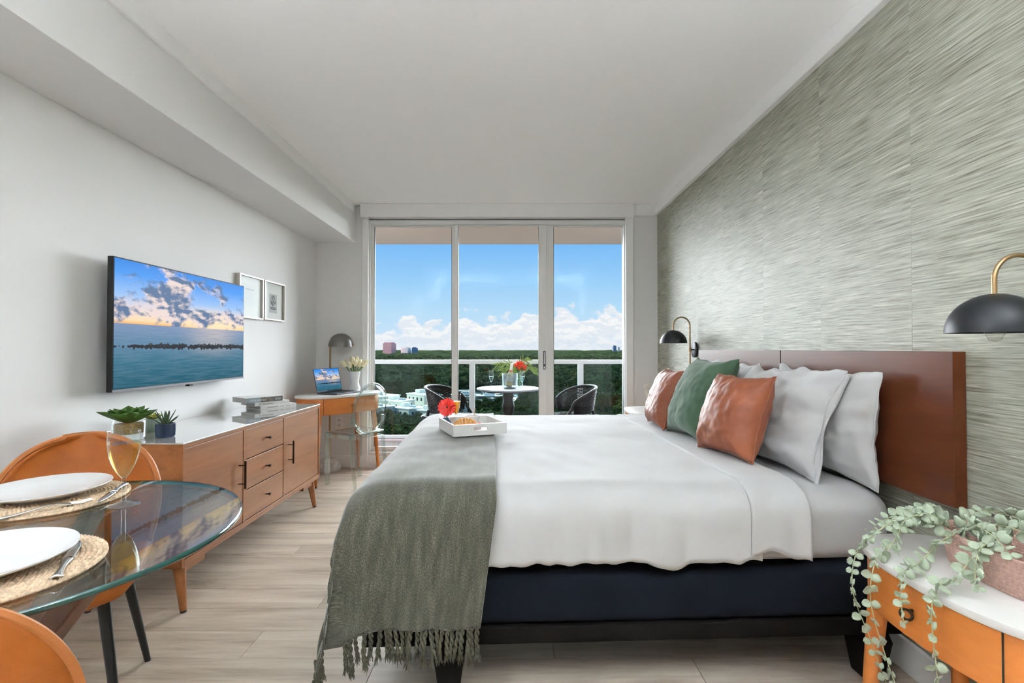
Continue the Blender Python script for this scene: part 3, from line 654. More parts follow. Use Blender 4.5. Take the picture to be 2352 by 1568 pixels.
# ================================================================ bow fronted tables (desk and nightstands)
def bow_table(name, label, cat, loc, rz, W_, D_, H_, knob, group=None, apron=0.145, topt=0.022, leg_r=(0.024, 0.013), splay=0.045):
    t = thing(name, label, cat, loc, rz, group)
    a, b, n = W_/2, D_/2, 2.7
    NP = 96
    MB().prism([sup(2*math.pi*k/NP, a, b, n) for k in range(NP)], H_-topt, H_).build('table_top', 'marble', t, 35, bevel=0.005)['label'] = 'white marble top'
    z1 = H_-topt; z0 = z1-apron
    def outer(tt, off): return sup(tt, a-0.012+off, b-0.012+off, n)
    MB().prism([outer(2*math.pi*k/NP, -0.004) for k in range(NP)], z0, z1).build('apron', 'desk', t, 35, bevel=0.002)
    # drawer front: the bowed panel between two seams
    ts = [2*math.pi*k/720 for k in range(720)]
    fr = [tt for tt in ts if math.pi < tt < 2*math.pi and abs(outer(tt, 0)[0]) < a*0.66]
    g = MB(); nf_ = len(fr)
    vo = [outer(tt, 0.001) for tt in fr]; vi = [outer(tt, -0.010) for tt in fr]
    ring = [(0, z0+0.004), (0, z1-0.004), (1, z1-0.004), (1, z0+0.004)]
    g.add([((vo if k == 0 else vi)[i][0], (vo if k == 0 else vi)[i][1], zz) for i in range(nf_) for k, zz in ring],
          [(4*i+j, 4*i+(j+1) % 4, 4*i+4+(j+1) % 4, 4*i+4+j) for i in range(nf_-1) for j in range(4)]+[(0, 1, 2, 3), (4*nf_-1, 4*nf_-2, 4*nf_-3, 4*nf_-4)])
    dr = g.build('drawer', 'desk', t, 30)
    for e in (fr[0], fr[-1]):
        x, y = outer(e, 0.0); B(x-0.001, x+0.001, y-0.001, y+0.004, z0+0.002, z1-0.001).build('seam', 'seal', t, 0)
    yf = outer(1.5*math.pi, 0)[1]; zc = (z0+z1)/2
    if knob == 'ring':
        ring = [(0.019*math.cos(q*math.pi/12), yf-0.012-0.012*(0.5-0.5*math.sin(q*math.pi/12)), zc-0.002+0.010*math.sin(q*math.pi/12)) for q in range(25)]
        MB().tube(ring, 0.0035, 8, caps=False).build('ring_handle', 'bronze', dr)
        MB().tube([(0, yf, zc+0.008), (0, yf-0.014, zc+0.008)], 0.004, 8).build('handle_pin', 'bronze', dr)
    else:
        MB().tube([(0, yf, zc), (0, yf-0.012, zc), (0, yf-0.02, zc)], [0.004, 0.005, 0.008], 10).build('knob', 'bronze', dr)
    for sx in (-1, 1):
        for sy in (-1, 1):
            x, y = sx*a*0.70, sy*b*0.60
            lg = MB().tube([(x, y, z0+0.01), (x+sx*splay, y+sy*splay*0.7, 0.01)], list(leg_r), 14).build('leg', 'desk', t)
            MB().tube([(x+sx*splay, y+sy*splay*0.7, 0.011), (x+sx*splay, y+sy*splay*0.7, 0)], leg_r[1]*0.8, 10).build('foot_glide', 'black', lg)
    return t
DH = 0.782
bow_table('desk', 'small bow fronted amber wood desk with white top in the window corner', 'desk', (-1.615, 4.595, 0), R(51.5), 0.80, 0.44, DH, 'knob')
bow_table('nightstand', 'bow fronted amber wood nightstand with white marble top under the trailing plant', 'nightstand', (1.245, 1.30, 0), R(-90), 0.62, 0.415, 0.60, 'ring', 'marble topped nightstands', leg_r=(0.028, 0.017), splay=0.03)
bow_table('nightstand', 'white topped nightstand on the window side of the bed, only its edge visible', 'nightstand', (1.20, 4.13, 0), R(-90), 0.56, 0.50, 0.685, 'ring', 'marble topped nightstands')

# laptop
lp = thing('laptop', 'open dark grey laptop on the desk showing the same sea sunset', 'laptop', (-1.615, 4.60, DH), R(68))
B(-0.165, 0.165, -0.115, 0.115, 0, 0.014).build('base', 'spacegrey', lp, 0, bevel=0.004)
kbd = B(-0.145, 0.145, -0.01, 0.095, 0.014, 0.0146).build('keyboard', 'key', lp, 0)
km = MB()
for r_ in range(5):
    for k in range(14): km.box(-0.1335+k*0.0205-0.0085, -0.1335+k*0.0205+0.0085, 0.002+r_*0.0205-0.0075, 0.002+r_*0.0205+0.0075, 0.0146, 0.0162)
tag(km.build('keys', 'plasticdark', kbd, 0), kind='stuff')
B(-0.05, 0.05, -0.10, -0.03, 0.014, 0.0144).build('trackpad', 'bronze', lp, 0)
lid = thing('lid', None, None, (0, 0.112, 0.014)); lid.parent = lp; lid.rotation_euler = (R(-14), 0, 0)
B(-0.165, 0.165, -0.003, 0.004, 0, 0.222).build('lid_shell', 'spacegrey', lid, 0, bevel=0.002)
q = MB(); q.add([(-0.159, -0.0034, 0.012), (0.159, -0.0034, 0.012), (0.159, -0.0034, 0.217), (-0.159, -0.0034, 0.217)], [(0, 1, 2, 3)]); q.uv = {0: (0, 0), 1: (1, 0), 2: (1, 1), 3: (0, 1)}
q.build('display', 'screen', lid, 0)

# vase of tulips
vs = thing('vase', 'white tapered vase of cream flowers on the desk', 'vase', (-1.545, 4.815, DH))
MB().lathe([(0.0, 0.0), (0.042, 0.0), (0.056, 0.010), (0.058, 0.030), (0.046, 0.062), (0.041, 0.085), (0.047, 0.14), (0.056, 0.195), (0.053, 0.195), (0.044, 0.14), (0.037, 0.085), (0.0, 0.03)], 40).build('vase_body', 'porcelain', vs, 50)
petal = MB(); petal.grid(lambda u, v: ((u-.5)*0.030*math.sin(math.pi*min(1, v*0.8+0.14))**0.8*(1.0 if v < .8 else 1-(v-.8)*3.2), -0.016*math.sin(math.pi*min(.98, v*.62+.2))+0.008*((u-.5)*2)**2, v*0.058), 6, 8)
petal = petal.mesh('petal', 'tulip', 60)
for k in range(18):
    a = k*2.399; rr = 0.012+0.030*math.sqrt(k/18); tl = R(6+40*math.sqrt(k/18))
    base = Vector((-1.545+rr*0.4*math.cos(a), 4.815+rr*0.4*math.sin(a), DH+0.16))
    t_ = thing('tulip', 'cream tulip standing in the white desk vase', 'flower', base, 0, 'cream flowers in the desk vase'); t_.rotation_euler = (tl*math.cos(a+math.pi/2), tl*math.sin(a+math.pi/2), 0)
    ht = 0.085+0.035*random.random()
    MB().tube([(0, 0, -0.06), (0, 0, ht*0.5), (0.003, 0, ht)], 0.0035, 6).build('stem', 'stem', t_)
    for j in range(5): link('petal', petal, t_, (0, 0, ht-0.003), (0, 0, j*2*math.pi/5+k), 1.22)

# floor lamp
fl = thing('floor_lamp', 'brass floor lamp with gunmetal dome shade and marble foot behind the desk', 'lamp', (-1.80, 4.86, 0))
MB().lathe([(0.0, 0.0), (0.10, 0.0), (0.105, 0.012), (0.102, 0.045), (0.085, 0.085), (0.05, 0.112), (0.0, 0.12)], 40).build('marble_base', 'lampmarble', fl, 60)
MB().tube([(0.0, 0, 0.11), (0, 0, 1.24)], 0.009, 12).build('pole', 'brass', fl)
sh = MB().lathe([(0.001, 0.135), (0.03, 0.132), (0.06, 0.120), (0.09, 0.095), (0.108, 0.06), (0.116, 0.02), (0.117, 0.0), (0.112, 0.0), (0.105, 0.055), (0.06, 0.112), (0.001, 0.128)], 44, (0.105, 0, 1.215)).build('shade', 'greyshade', fl, 60)
MB().tube([(-0.018, 0, 1.240), (-0.002, 0, 1.240)], 0.012, 10).build('pivot_knob', 'brass', fl); MB().tube([(0.222, 0, 1.240), (0.236, 0, 1.240)], 0.008, 10).build('pivot_knob', 'brass', fl)
MB().lathe([(0.0, -0.03), (0.022, -0.02), (0.028, 0.0), (0.018, 0.03), (0.014, 0.06)], 20, (0.105, 0, 1.245)).build('bulb', 'inner', fl)
MB().tube([(-0.09, 0.02, 0.02), (-0.12, 0.05, 0.012), (-0.15, 0.07, 0.05), (-0.16, 0.09, 0.10)], 0.004, 6).build('power_cord', 'black', fl)

# clear chair
def ghost():
    c = thing('clear_chair', 'transparent polycarbonate chair with oval back pulled up to the desk', 'chair', (-1.41, 4.43, 0), R(57))
    # local: front is +y turned later, back at -y ; x sideways
    st_ = MB(); st_.grid(lambda u, v: ((u-.5)*(0.36+0.03*v), -0.16+0.33*v, 0.462-0.008*math.sin(math.pi*u)*math.sin(math.pi*v)), 8, 8)
    so = st_.build('seat', 'pc', c); solid(so, 0.012)
    fr_ = MB()
    fr_.box(-0.185, 0.185, -0.168, -0.156, 0.415, 0.462); fr_.box(-0.195, 0.195, 0.162, 0.174, 0.415, 0.462)
    fr_.box(-0.195, -0.183, -0.156, 0.162, 0.415, 0.462); fr_.box(0.183, 0.195, -0.156, 0.162, 0.415, 0.462)
    fr_.build('seat_apron', 'pc', c, 0, bevel=0.003)
    for s_ in (-1, 1):
        B(s_*0.178-0.017, s_*0.178+0.017, 0.140, 0.174, 0, 0.415).build('leg', 'pc', c, 0, bevel=0.004)
        MB().tube([(s_*0.175, -0.158, 0.60), (s_*0.172, -0.155, 0.45), (s_*0.178, -0.175, 0.25), (s_*0.182, -0.225, 0.0)], [0.014, 0.019, 0.018, 0.015], 4).build('leg', 'pc', c, 20)
    pts = []
    for k in range(49):
        a = 2*math.pi*k/48; x, zz = 0.188*math.cos(a), 0.222*math.sin(a); pts.append((x, -0.165-0.045*(zz+0.222)/0.444*1.3, 0.668+zz))
    MB().tube(pts, 0.011, 8, caps=False).build('back_rim', 'pc', c)
    g = MB(); g.grid(lambda u, v: (0.18*v*math.cos(2*math.pi*u), -0.168-0.045*(0.214*v*math.sin(2*math.pi*u)+0.222)/0.444*1.3-0.012*(1-v*v), 0.668+0.214*v*math.sin(2*math.pi*u)), 40, 8, True)
    solid(g.build('back_panel', 'pc', c, weld=True), 0.006)
    return c
ghost()

# ================================================================ DINING SET
def dining_chair(label, loc, rz):
    c = thing('dining_chair', label, 'chair', loc, rz, 'cognac leather dining chairs')     # front faces -y
    def seat(u, v):
        s_ = (u-.5)*2; x = s_*(0.240-0.03*v)*(1-0.10*max(0, -(v*2-1))**3); yy = -0.225+0.43*v
        if v < 0.15: x *= 0.90+0.10*math.sin(v/0.15*math.pi/2)
        zz = 0.465+0.030*abs(s_)**3-0.018*(1-s_*s_)*math.sin(math.pi*v)-0.035*max(0, 0.16-v)/0.16
        return (x, yy, zz)
    g = MB(); g.grid(seat, 17, 17); so = g.build('seat', 'leather', c, 60); solid(so, 0.045)
    so.modifiers.new('round', 'SUBSURF').render_levels = 1
    def back(u, v):
        s_ = (u-.5)*2; v = math.sin(v*math.pi/2); ht = 0.43+0.44*v
        wv = 0.205+0.045*math.sin(min(1, v*1.5)*math.pi/2)
        if v > 0.20: wv *= max(0.26, max(0.0, 1-((v-0.20)/0.801)**2.9)**0.42)
        yy = 0.205+0.085*v-0.085*abs(s_)**2.2*(0.35+0.65*min(1, (wv/0.25)))
        return (s_*wv, yy, ht)
    g = MB(); g.grid(back, 21, 33); bo = g.build('backrest', 'leather', c, 60, weld=True); solid(bo, 0.026, 0)
    bo.modifiers.new('round', 'SUBSURF').render_levels = 1
    rim = [back(0, k/40) for k in range(2, 38)]+[back(k/8, 1.0) for k in range(0, 9)]+[back(1, k/40) for k in range(37, 1, -1)]
    MB().tube([(p[0], p[1], p[2]) for p in rim], 0.0105, 8).build('edge_piping', 'stitch', bo)
    for sx in (-1, 1):
        for sy in (-1, 1):
            MB().tube([(sx*0.14, sy*0.12, 0.435), (sx*0.205, sy*0.20+0.0, 0.0)], [0.019, 0.0105], 12).build('leg', 'black', c)
    m_ = MB(); m_.obox((-0.14, -0.12, 0.43), (0.14, 0.12, 0.43), 0.03, 0.012); m_.obox((0.14, -0.12, 0.43), (-0.14, 0.12, 0.43), 0.03, 0.012)
    m_.build('under_frame', 'black', c, 0)
    return c
dining_chair('cognac leather dining chair between the glass table and the left wall', (-1.50, 1.64, 0), R(26))
dining_chair('cognac leather dining chair nearest the viewer, back turned, in the lower left corner', (-0.972, 0.812, 0), R(180+28.7))
TX, TY, TZ = -1.22, 1.18, 0.75
dt = thing('dining_table', 'round glass dining table on crossed walnut legs', 'table', (TX, TY, 0))
n_ = 96
gt = MB(); gt.lathe([(0.0, TZ-0.012), (0.503, TZ-0.012)], n_); gt.lathe([(0.503, TZ), (0.0, TZ)], n_); gt.build('glass_top', 'table_glass', dt, 30)
MB().lathe([(0.502, TZ-0.0125), (0.506, TZ-0.009), (0.506, TZ-0.003), (0.502, TZ+0.0005)], n_, caps=False).build('glass_edge', 'glassedge', dt, 60)['label'] = 'dark green polished edge of the glass'
for k in range(3):
    a = R(-20+120*k); ca, sa = math.cos(a), math.sin(a)
    lg = MB().obox((ca*0.36, sa*0.36, TZ-0.014), (-ca*0.36, -sa*0.36, 0.0), 0.038, 0.055).build('leg', 'tleg', dt, 0, bevel=0.004)
    MB().lathe([(0.022, TZ-0.024), (0.022, TZ-0.0125)], 16, (ca*0.35, sa*0.35, 0)).build('rubber_pad', 'clear', lg)
def placemat(x, y, label):
    p = thing('placemat', label, 'placemat', (x, y, TZ+0.0005), random.random()*6, 'round woven placemats')
    MB().lathe([(0.0, 0.0), (0.188, 0.0), (0.188, 0.003), (0.0, 0.003)], 48).build('mat_base', 'straw', p)
    r_ = 0.010; 
    while r_ < 0.195:
        ns = max(14, int(2*math.pi*r_/0.011)*2)
        pts = [(r_*math.cos(2*math.pi*k/ns)+0.0, r_*math.sin(2*math.pi*k/ns), 0.0045+0.0014*(1 if k % 2 else -1)) for k in range(ns+1)]
        rad = [0.0052 if k % 2 else 0.0036 for k in range(ns+1)]
        MB().tube(pts, rad, 5, caps=False).build('braid_ring', 'straw', p, 70)
        r_ += 0.0098
    return p
placemat(-1.37, 1.462, 'round woven straw placemat under the plate farther from the viewer'); placemat(-1.05, 0.985, 'round woven straw placemat under the plate nearer the viewer')
def plate(x, y, label):
    p = tag(MB().lathe([(0.0, 0.004), (0.085, 0.004), (0.088, 0.0), (0.094, 0.0), (0.098, 0.006), (0.150, 0.021), (0.156, 0.026), (0.1555, 0.028), (0.148, 0.026), (0.105, 0.013), (0.095, 0.010), (0.0, 0.009)], 64).build('plate', 'porcelain', None, 50), label, 'plate', 'white dinner plates')
    p.location = (x, y, TZ+0.0085); return p
plate(-1.405, 1.49, 'white dinner plate on the placemat by the far dining chair'); plate(-1.072, 0.99, 'white dinner plate on the placemat at the left edge, nearest the viewer')
def flute(name, label, loc, h, r, fill, liquid, parts_group=None):
    f = thing(name, label, 'glass', loc, 0, parts_group)
    b0 = h*0.36
    MB().lathe([(0.0, 0.0), (r*0.98, 0.0), (r*1.0, 0.002), (r*0.5, 0.007), (0.006, 0.014)], 32).build('foot', 'clear', f, 60)
    MB().tube([(0, 0, 0.012), (0, 0, b0*0.5), (0, 0, b0+0.006)], [0.006, 0.0048, 0.006], 12).build('stem', 'clear', f)
    prof = []
    for k in range(13):
        t_ = k/12; rr = r*(math.sin(min(1.0, t_*1.25+0.0)*math.pi/2)**0.62) if t_ < 0.8 else r*(1-0.02*(t_-0.8)*5)
        prof.append((max(rr, 0.004), b0+t_*(h-b0)))
    MB().lathe(prof, 36, caps=False).build('bowl', 'clear', f, 60)
    MB().tube([(r*0.98*math.cos(q*math.pi/16), r*0.98*math.sin(q*math.pi/16), h) for q in range(33)], 0.0009, 5, caps=False).build('rim', 'clear', f)
    inner = [(max(0.001, a-0.0015), z_) for a, z_ in prof if z_ <= b0+fill*(h-b0)]
    inner = [(0.0005, b0+0.004)]+inner[1:]+[(0.0005, inner[-1][1])]
    MB().lathe(inner, 32).build('drink', liquid, f, 45)
    return f
flute('champagne_flute', 'tall flute of pale champagne on the glass dining table', (-1.118, 1.42, TZ), 0.212, 0.040, 0.78, 'champagne', 'stemmed glasses')
def knife(label, p, q, z_):
    p = Vector((*p, z_)); q = Vector((*q, z_)); L = (q-p).length
    k_ = thing('table_knife', label, 'knife', p, math.atan2(q.y-p.y, q.x-p.x), 'cutlery on the placemats')
    g = MB(); n = 14
    g.grid(lambda u, v: (v*L*0.48, (u-.5)*(0.022-0.010*math.sin(math.pi*v)), 0.004+0.004*math.sin(math.pi*u)), 7, n); solid(g.build('handle', 'steel', k_, 60), 0.004)
    g = MB(); g.grid(lambda u, v: (L*(0.47+0.53*v), (u-.5)*0.020*(1-v**4*0.9), 0.004), 4, 12); solid(g.build('blade', 'steel', k_, 60), 0.0018)
def fork(label, p, q, z_):
    p = Vector((*p, z_)); q = Vector((*q, z_)); L = (q-p).length
    k_ = thing('table_fork', label, 'fork', p, math.atan2(q.y-p.y, q.x-p.x), 'cutlery on the placemats')
    g = MB(); g.grid(lambda u, v: (v*L*0.66, (u-.5)*(0.016-0.010*v), 0.004+0.010*math.sin(math.pi*v*0.5)**4), 5, 14); solid(g.build('handle', 'steel', k_, 60), 0.0028)
    g = MB(); g.grid(lambda u, v: (L*(0.65+0.16*v), (u-.5)*(0.006+0.018*math.sin(v*math.pi/2)), 0.014-0.008*v), 5, 8); solid(g.build('fork_neck', 'steel', k_, 60), 0.002)
    for j in range(4): MB().tube([(L*0.80, (j-1.5)*0.0062, 0.007), (L*0.9, (j-1.5)*0.0062, 0.004), (L, (j-1.5)*0.0058, 0.008)], [0.0017, 0.0015, 0.0008], 5).build('tine', 'steel', k_)
fork('steel fork lying beside the far plate on its woven mat', (-1.345, 1.235), (-1.214, 1.425), TZ+0.009)
knife('steel knife on the far mat, beside the champagne flute', (-1.255, 1.600), (-1.180, 1.405), TZ+0.009)
knife('steel knife with flared handle on the near woven mat', (-0.872, 0.945), (-0.985, 1.125), TZ+0.009)

# ================================================================ BED
BF = (-0.53, 1.70, 0.0); BR = R(2.5); BL, BWd = 1.93, 1.93
def bedpt(x, y, z_=0): return (BF[0]+x*math.cos(BR)-y*math.sin(BR), BF[1]+x*math.sin(BR)+y*math.cos(BR), z_)
bd = thing('bed_base', 'navy black upholstered bed base on tapered black legs', 'bed', BF, BR)
B(0, BL, 0, BWd, 0.232, 0.42).build('box_spring', 'bedblack', bd, 35, bevel=0.035, seg=4)
B(0.02, BL-0.0, -0.004, 0.04, 0.176, 0.234).build('side_rail', 'rail', bd, 0, bevel=0.003); B(0.02, BL, BWd-0.04, BWd+0.004, 0.176, 0.234).build('side_rail', 'rail', bd, 0, bevel=0.003)
B(0.02, 0.06, 0.04, BWd-0.04, 0.176, 0.234).build('end_rail', 'rail', bd, 0); B(BL-0.04, BL, 0.04, BWd-0.04, 0.176, 0.234).build('end_rail', 'rail', bd, 0)
B(0.06, BL-0.04, BWd/2-0.03, BWd/2+0.03, 0.176, 0.234).build('centre_rail', 'rail', bd, 0)
for lx in (0.31, 1.845):
    for ly_ in (0.055, BWd/2, BWd-0.055):
        g = MB(); a, b = 0.055, 0.036
        g.add([(lx-b, ly_-b, 0), (lx+b, ly_-b, 0), (lx+b, ly_+b, 0), (lx-b, ly_+b, 0), (lx-a, ly_-a, 0.14), (lx+a, ly_-a, 0.14), (lx+a, ly_+a, 0.14), (lx-a, ly_+a, 0.14), (lx-a*.8, ly_-a*.8, 0.178), (lx+a*.8, ly_-a*.8, 0.178), (lx+a*.8, ly_+a*.8, 0.178), (lx-a*.8, ly_+a*.8, 0.178)],
              [(3,2,1,0),(8,9,10,11)]+[(i, (i+1) % 4, 4+(i+1) % 4, 4+i) for i in range(4)]+[(4+i, 4+(i+1) % 4, 8+(i+1) % 4, 8+i) for i in range(4)])
        g.build('leg', 'rail', bd, 0, bevel=0.003)
# mattress in its fitted sheet
mt = thing('mattress', 'thick mattress in a white fitted sheet, bare at the headboard end', 'mattress', BF, BR)
def rbox(name, x0, x1, y0, y1, z0, z1, r, m, par, wob=0.004, n=64):
    g = MB(); rows = [(r, z0, 0)]+[(r-r*math.sin(a*math.pi/12), z0+r-r*math.cos(a*math.pi/12), 0) for a in range(1, 7)]+[(0, z0+r+(z1-z0-2*r)*k/4, 0) for k in range(1, 4)]+[(r-r*math.cos(a*math.pi/12), z1-r+r*math.sin(a*math.pi/12), 0) for a in range(0, 7)]
    cx, cy, ax, ay = (x0+x1)/2, (y0+y1)/2, (x1-x0)/2, (y1-y0)/2
    for k in range(1, 11): rows.append((r+(min(ax, ay)-r)*k/10.3, z1, 1))
    def fn(u, v):
        ins, zz, _ = rows[int(round(v*(len(rows)-1)))]
        x, y = sup(2*math.pi*u, ax-ins, ay-ins, 14)
        w1 = nz(x*5, y*5, zz*4)*wob*2+nz(x*17, y*17, zz*9)*wob*0.6
        return (cx+x+(w1 if abs(x) > ax*0.97 else 0), cy+y+(w1 if abs(y) > ay*0.97 else 0), zz+w1*(1 if zz > z1-0.02 else 0))
    g.grid(fn, n*4, len(rows), True); o = len(g.v); L_ = len(rows); N_ = n*4
    g.f.append(tuple(range(N_-1, -1, -1))); g.f.append(tuple((L_-1)*N_+k for k in range(N_)))
    return g.build(name, m, par, 60)
rbox('mattress_body', 0.0, BL+0.035, 0.0, BWd, 0.425, 0.668, 0.075, 'linen', mt)

def fold(t_, r):
    la = r*math.pi/2
    if t_ >= r: return t_, 0.0
    if t_ > r-la:
        th = (r-t_)/r; return r-r*math.sin(th), r-r*math.cos(th)
    return 0.0, r+(r-la-t_)
def drape(a, b, top, r, off, wr_, seed, flare=0.20):
    xa, da = fold(a, r); yb, db = fold(b, r); yf, df = fold(BWd-b, r)
    z_ = top-da-db-df
    rp = nz(a*9+seed, b*1.3, seed)*wr_*2.0+nz(a*23, b*3+seed, 2.0)*wr_*0.8
    side = min(1.0, db/0.12); ends = min(1.0, da/0.12); far = min(1, df/0.12)
    topn = (nz(a*3+seed, b*3, 1.0)*0.008+nz(a*11, b*7, seed)*0.0035)*(1-side)*(1-ends)
    x = xa-off*(da > 0 or a < r)*min(1, max(0, (r-a)/r if a < r else 0))-ends*(nz(b*9, a*1.3, seed+4)*wr_*2)
    y = (yb if b < BWd/2 else BWd-yf)
    y -= off*min(1, max(0, (r-b)/r if b < r else 0))-off*min(1, max(0, (r-(BWd-b))/r if BWd-b < r else 0))
    y -= side*(rp+0.03*db)-far*(rp+0.03*df)
    if da > 0.05: x -= flare*0.35*(da-0.05)+(flare*1.1*max(0, db-0.05) if db > 0 else 0)
    if da > 0.05 and db > 0.05: y -= flare*1.2*min(da, 0.3)*min(1, (db-0.05)/0.15)
    return (x, y, z_+topn)
def cloth(name, par, a0, a1, b0, b1, na, nb, top, r, off, wr_, seed, m, hem=0.0, th=0.01, flare=0.2, shear=0.0, slant=0.0):
    g = MB()
    def fn(u, v):
        b = b0+(b1-b0)*v; a = a0+(a1-a0)*u
        if shear: a += shear*(0.5-min(1, max(0, v)))
        if slant: a += slant*min(0, b)*u
        if hem and b < 0.1: b -= hem*(nz(a*6+seed, 5.0)+0.6*nz(a*17, seed))*max(0, min(1, (0.1-b)/0.3))
        return drape(a, b, top, r, off, wr_, seed, flare)
    g.grid(fn, na, nb, uv=lambda u, v: (a0+(a1-a0)*u, b0+(b1-b0)*v))
    o = g.build(name, m, par, 60); solid(o, th, 1); return o
dv_ = thing('duvet', 'smooth white duvet spread over the bed under the olive throw', 'duvet', BF, BR)
DT = 0.692
cloth('duvet_cover', dv_, -0.11, 1.40, -0.198, BWd+0.15, 110, 130, DT, 0.085, 0.012, 0.009, 3.0, 'linen', 0.03, 0.022, 0.05)
cloth('folded_cuff', dv_, 1.375, 1.585, -0.192, BWd+0.14, 26, 120, DT+0.016, 0.095, 0.034, 0.006, 9.0, 'linen', 0.03, 0.010, 0.0, shear=-0.03)

# throw with tassels
th_ = thing('throw_blanket', 'olive grey woven throw with knotted tassels across the foot of the bed', 'throw', BF, BR)
TA0, TA1, TB0 = -0.150, 0.475, -0.415
TT, TR, TO = DT+0.034, 0.105, 0.052
cl_o = cloth('woven_cloth', th_, TA0, TA1, TB0, BWd+0.25, 120, 190, TT, TR, TO, 0.007, 6.0, 'throw', 0.012, 0.006, 0.13, slant=0.13)
def tassel_mesh(k):
    g = MB(); rnd = random.Random(k)
    Lc = 0.062+0.012*rnd.random()
    for s_ in range(2):
        pts = []; rad = []
        for i in range(15):
            t_ = i/14; a = s_*math.pi+t_*9.5
            pts.append((0.0038*math.cos(a)+0.004*math.sin(t_*3+k), 0.0038*math.sin(a), -t_*Lc)); rad.append(0.0046)
        g.tube(pts, rad, 6)
    g.lathe([(0.0, 0.007), (0.007, 0.004), (0.0085, -0.002), (0.007, -0.008), (0.0, -0.010)], 8, (0.004*math.sin(3+k), 0, -Lc))
    for i in range(16):
        a = rnd.random()*6.28; rr = 0.004+0.012*rnd.random(); L_ = 0.022+0.02*rnd.random()
        g.tube([(0.004*math.sin(3+k)+0.003*math.cos(a), 0.003*math.sin(a), -Lc), (0.004*math.sin(3+k)+rr*0.7*math.cos(a), rr*0.7*math.sin(a), -Lc-L_*0.6), (0.004*math.sin(3+k)+rr*math.cos(a+.3), rr*math.sin(a+.3), -Lc-L_)], [0.0019, 0.0015, 0.0008], 4)
    return g.mesh('tassel', 'tassel', 60)
tms = [tassel_mesh(k) for k in range(5)]
for k in range(34):
    u = (k+0.4)/34; a = TA0+(TA1-TA0)*u; a += 0.13*TB0*u; b = TB0-0.012*(nz(a*6+6.0, 5.0)+0.6*nz(a*17, 6.0))
    p = drape(a, b, TT, TR, TO, 0.007, 6.0, 0.13)
    link('tassel', tms[k % 5], th_, (p[0], p[1]-0.004, p[2]+0.003), (random.uniform(-.08, .08), random.uniform(-.14, .14), random.random()*6), random.uniform(.9, 1.15))

# headboard
hb = thing('headboard', 'wide glossy dark brown wooden headboard panels fixed to the grasscloth wall', 'headboard', (XR-0.004, 2.687, 0.684))
for (a, b) in ((-1.09, -0.067), (-0.060, 1.09)): B(-0.042, 0, a, b, 0, 0.506).build('panel', 'head', hb, 0, bevel=0.0015)
B(-0.030, -0.001, -0.067, -0.060, 0.0, 0.505).build('joint', 'seal', hb, 0)

# pillows and cushions
def pillow(name, label, cat, w_, h_, t_, m, loc, lean, yaw, group, seed, pinch=0.06, wr_=0.006, flange=False, seam=None, fine=1.0):
    o = thing(name, label, cat, loc, 0, group); o.rotation_euler = (-R(lean), 0, R(-90+yaw))
    N = 46
    def side(sg):
        def fn(u, v):
            x, zz = u*2-1, v*2-1
            pr = (max(0, 1-abs(x)**2.6)*max(0, 1-abs(zz)**2.6))**0.50
            xx = w_/2*x*(1-pinch*(1-zz*zz)*abs(x)**3)+0.9*wr_*abs(x)**2*nz(zz*3.1+seed, 3.3, seed)*2; zc = h_/2*zz*(1-pinch*(1-x*x)*abs(zz)**3)+1.3*wr_*abs(zz)**2*nz(x*3.4+seed, 8.8, seed)*2*(1 if zz > 0 else 0.3)
            cr = (abs(x)*abs(zz))
            w1 = nz(x*2.2+seed, zz*2.2, sg*3.0)*wr_*2.2+nz(x*5+seed, zz*5, sg)*wr_*0.5*fine
            rad = math.atan2(zz, x); w1 += math.sin(rad*15+seed*3+2*nz(x*2, zz*2, seed))*wr_*0.9*cr
            w1 += abs(nz(x*2.6+seed*2, zz*1.1+x*0.9, 7.7))*wr_*-3.0*(1-0.3*abs(zz))*fine
            sag = 0.10*t_*(1-v)*max(0, 1-abs(x)**4)
            d = pr*(t_/2+sag)+w1*min(1, pr*1.6)
            return (xx, sg*d+0.004*nz(x*9, zz*9, seed), zc+h_/2)
        return fn
    g = MB(); g.grid(side(-1), N, N)
    g2 = MB(); g2.grid(side(1), N, N); g.add(g2.v, [tuple(reversed(f)) for f in g2.f])
    g.build('pillow_body', m, o, 70, weld=True)
    edge = []
    f0 = side(-1); f1 = side(1)
    for k in range(40): edge.append((k/40, 0))
    for k in range(40): edge.append((1, k/40))
    for k in range(40): edge.append((1-k/40, 1))
    for k in range(41): edge.append((0, 1-k/40))
    ep = [((Vector(f0(*e))+Vector(f1(*e)))/2) for e in edge]
    MB().tube(ep, 0.0032, 6, caps=False).build('seam', seam or m, o, 60)
    if flange:
        gg = MB(); gg.grid(lambda u, v: (w_/2*(0.955+0.125*u)*(1-pinch*(1-(2*v-1)**2)), 0.012*nz(v*5, u*3, seed)+0.010*math.sin(v*9)*u, h_*(0.03+0.94*v)-0.03*u*(1-v)), 8, 24)
        solid(gg.build('open_hem', m, o, 60), 0.008, 0)
    return o
G1 = 'white bed pillows'; G2 = 'accent cushions on the bed'
pillow('pillow', 'white pillow upright against the headboard, nearest the viewer', 'pillow', 0.70, 0.445, 0.125, 'linen', (1.350, 2.17, 0.672), 2, 0, G1, 1.0, 0.09, 0.010)
pillow('pillow', 'white pillow leaning in front of the nearest one, behind the near leather cushion', 'pillow', 0.70, 0.455, 0.145, 'linen', (1.170, 2.30, 0.675), 17, 3, G1, 2.3, 0.10, 0.012, flange=True)
pillow('pillow', 'white pillow against the headboard on the window side', 'pillow', 0.70, 0.45, 0.125, 'linen', (1.325, 3.02, 0.672), 3, 0, G1, 3.7, 0.09, 0.010)
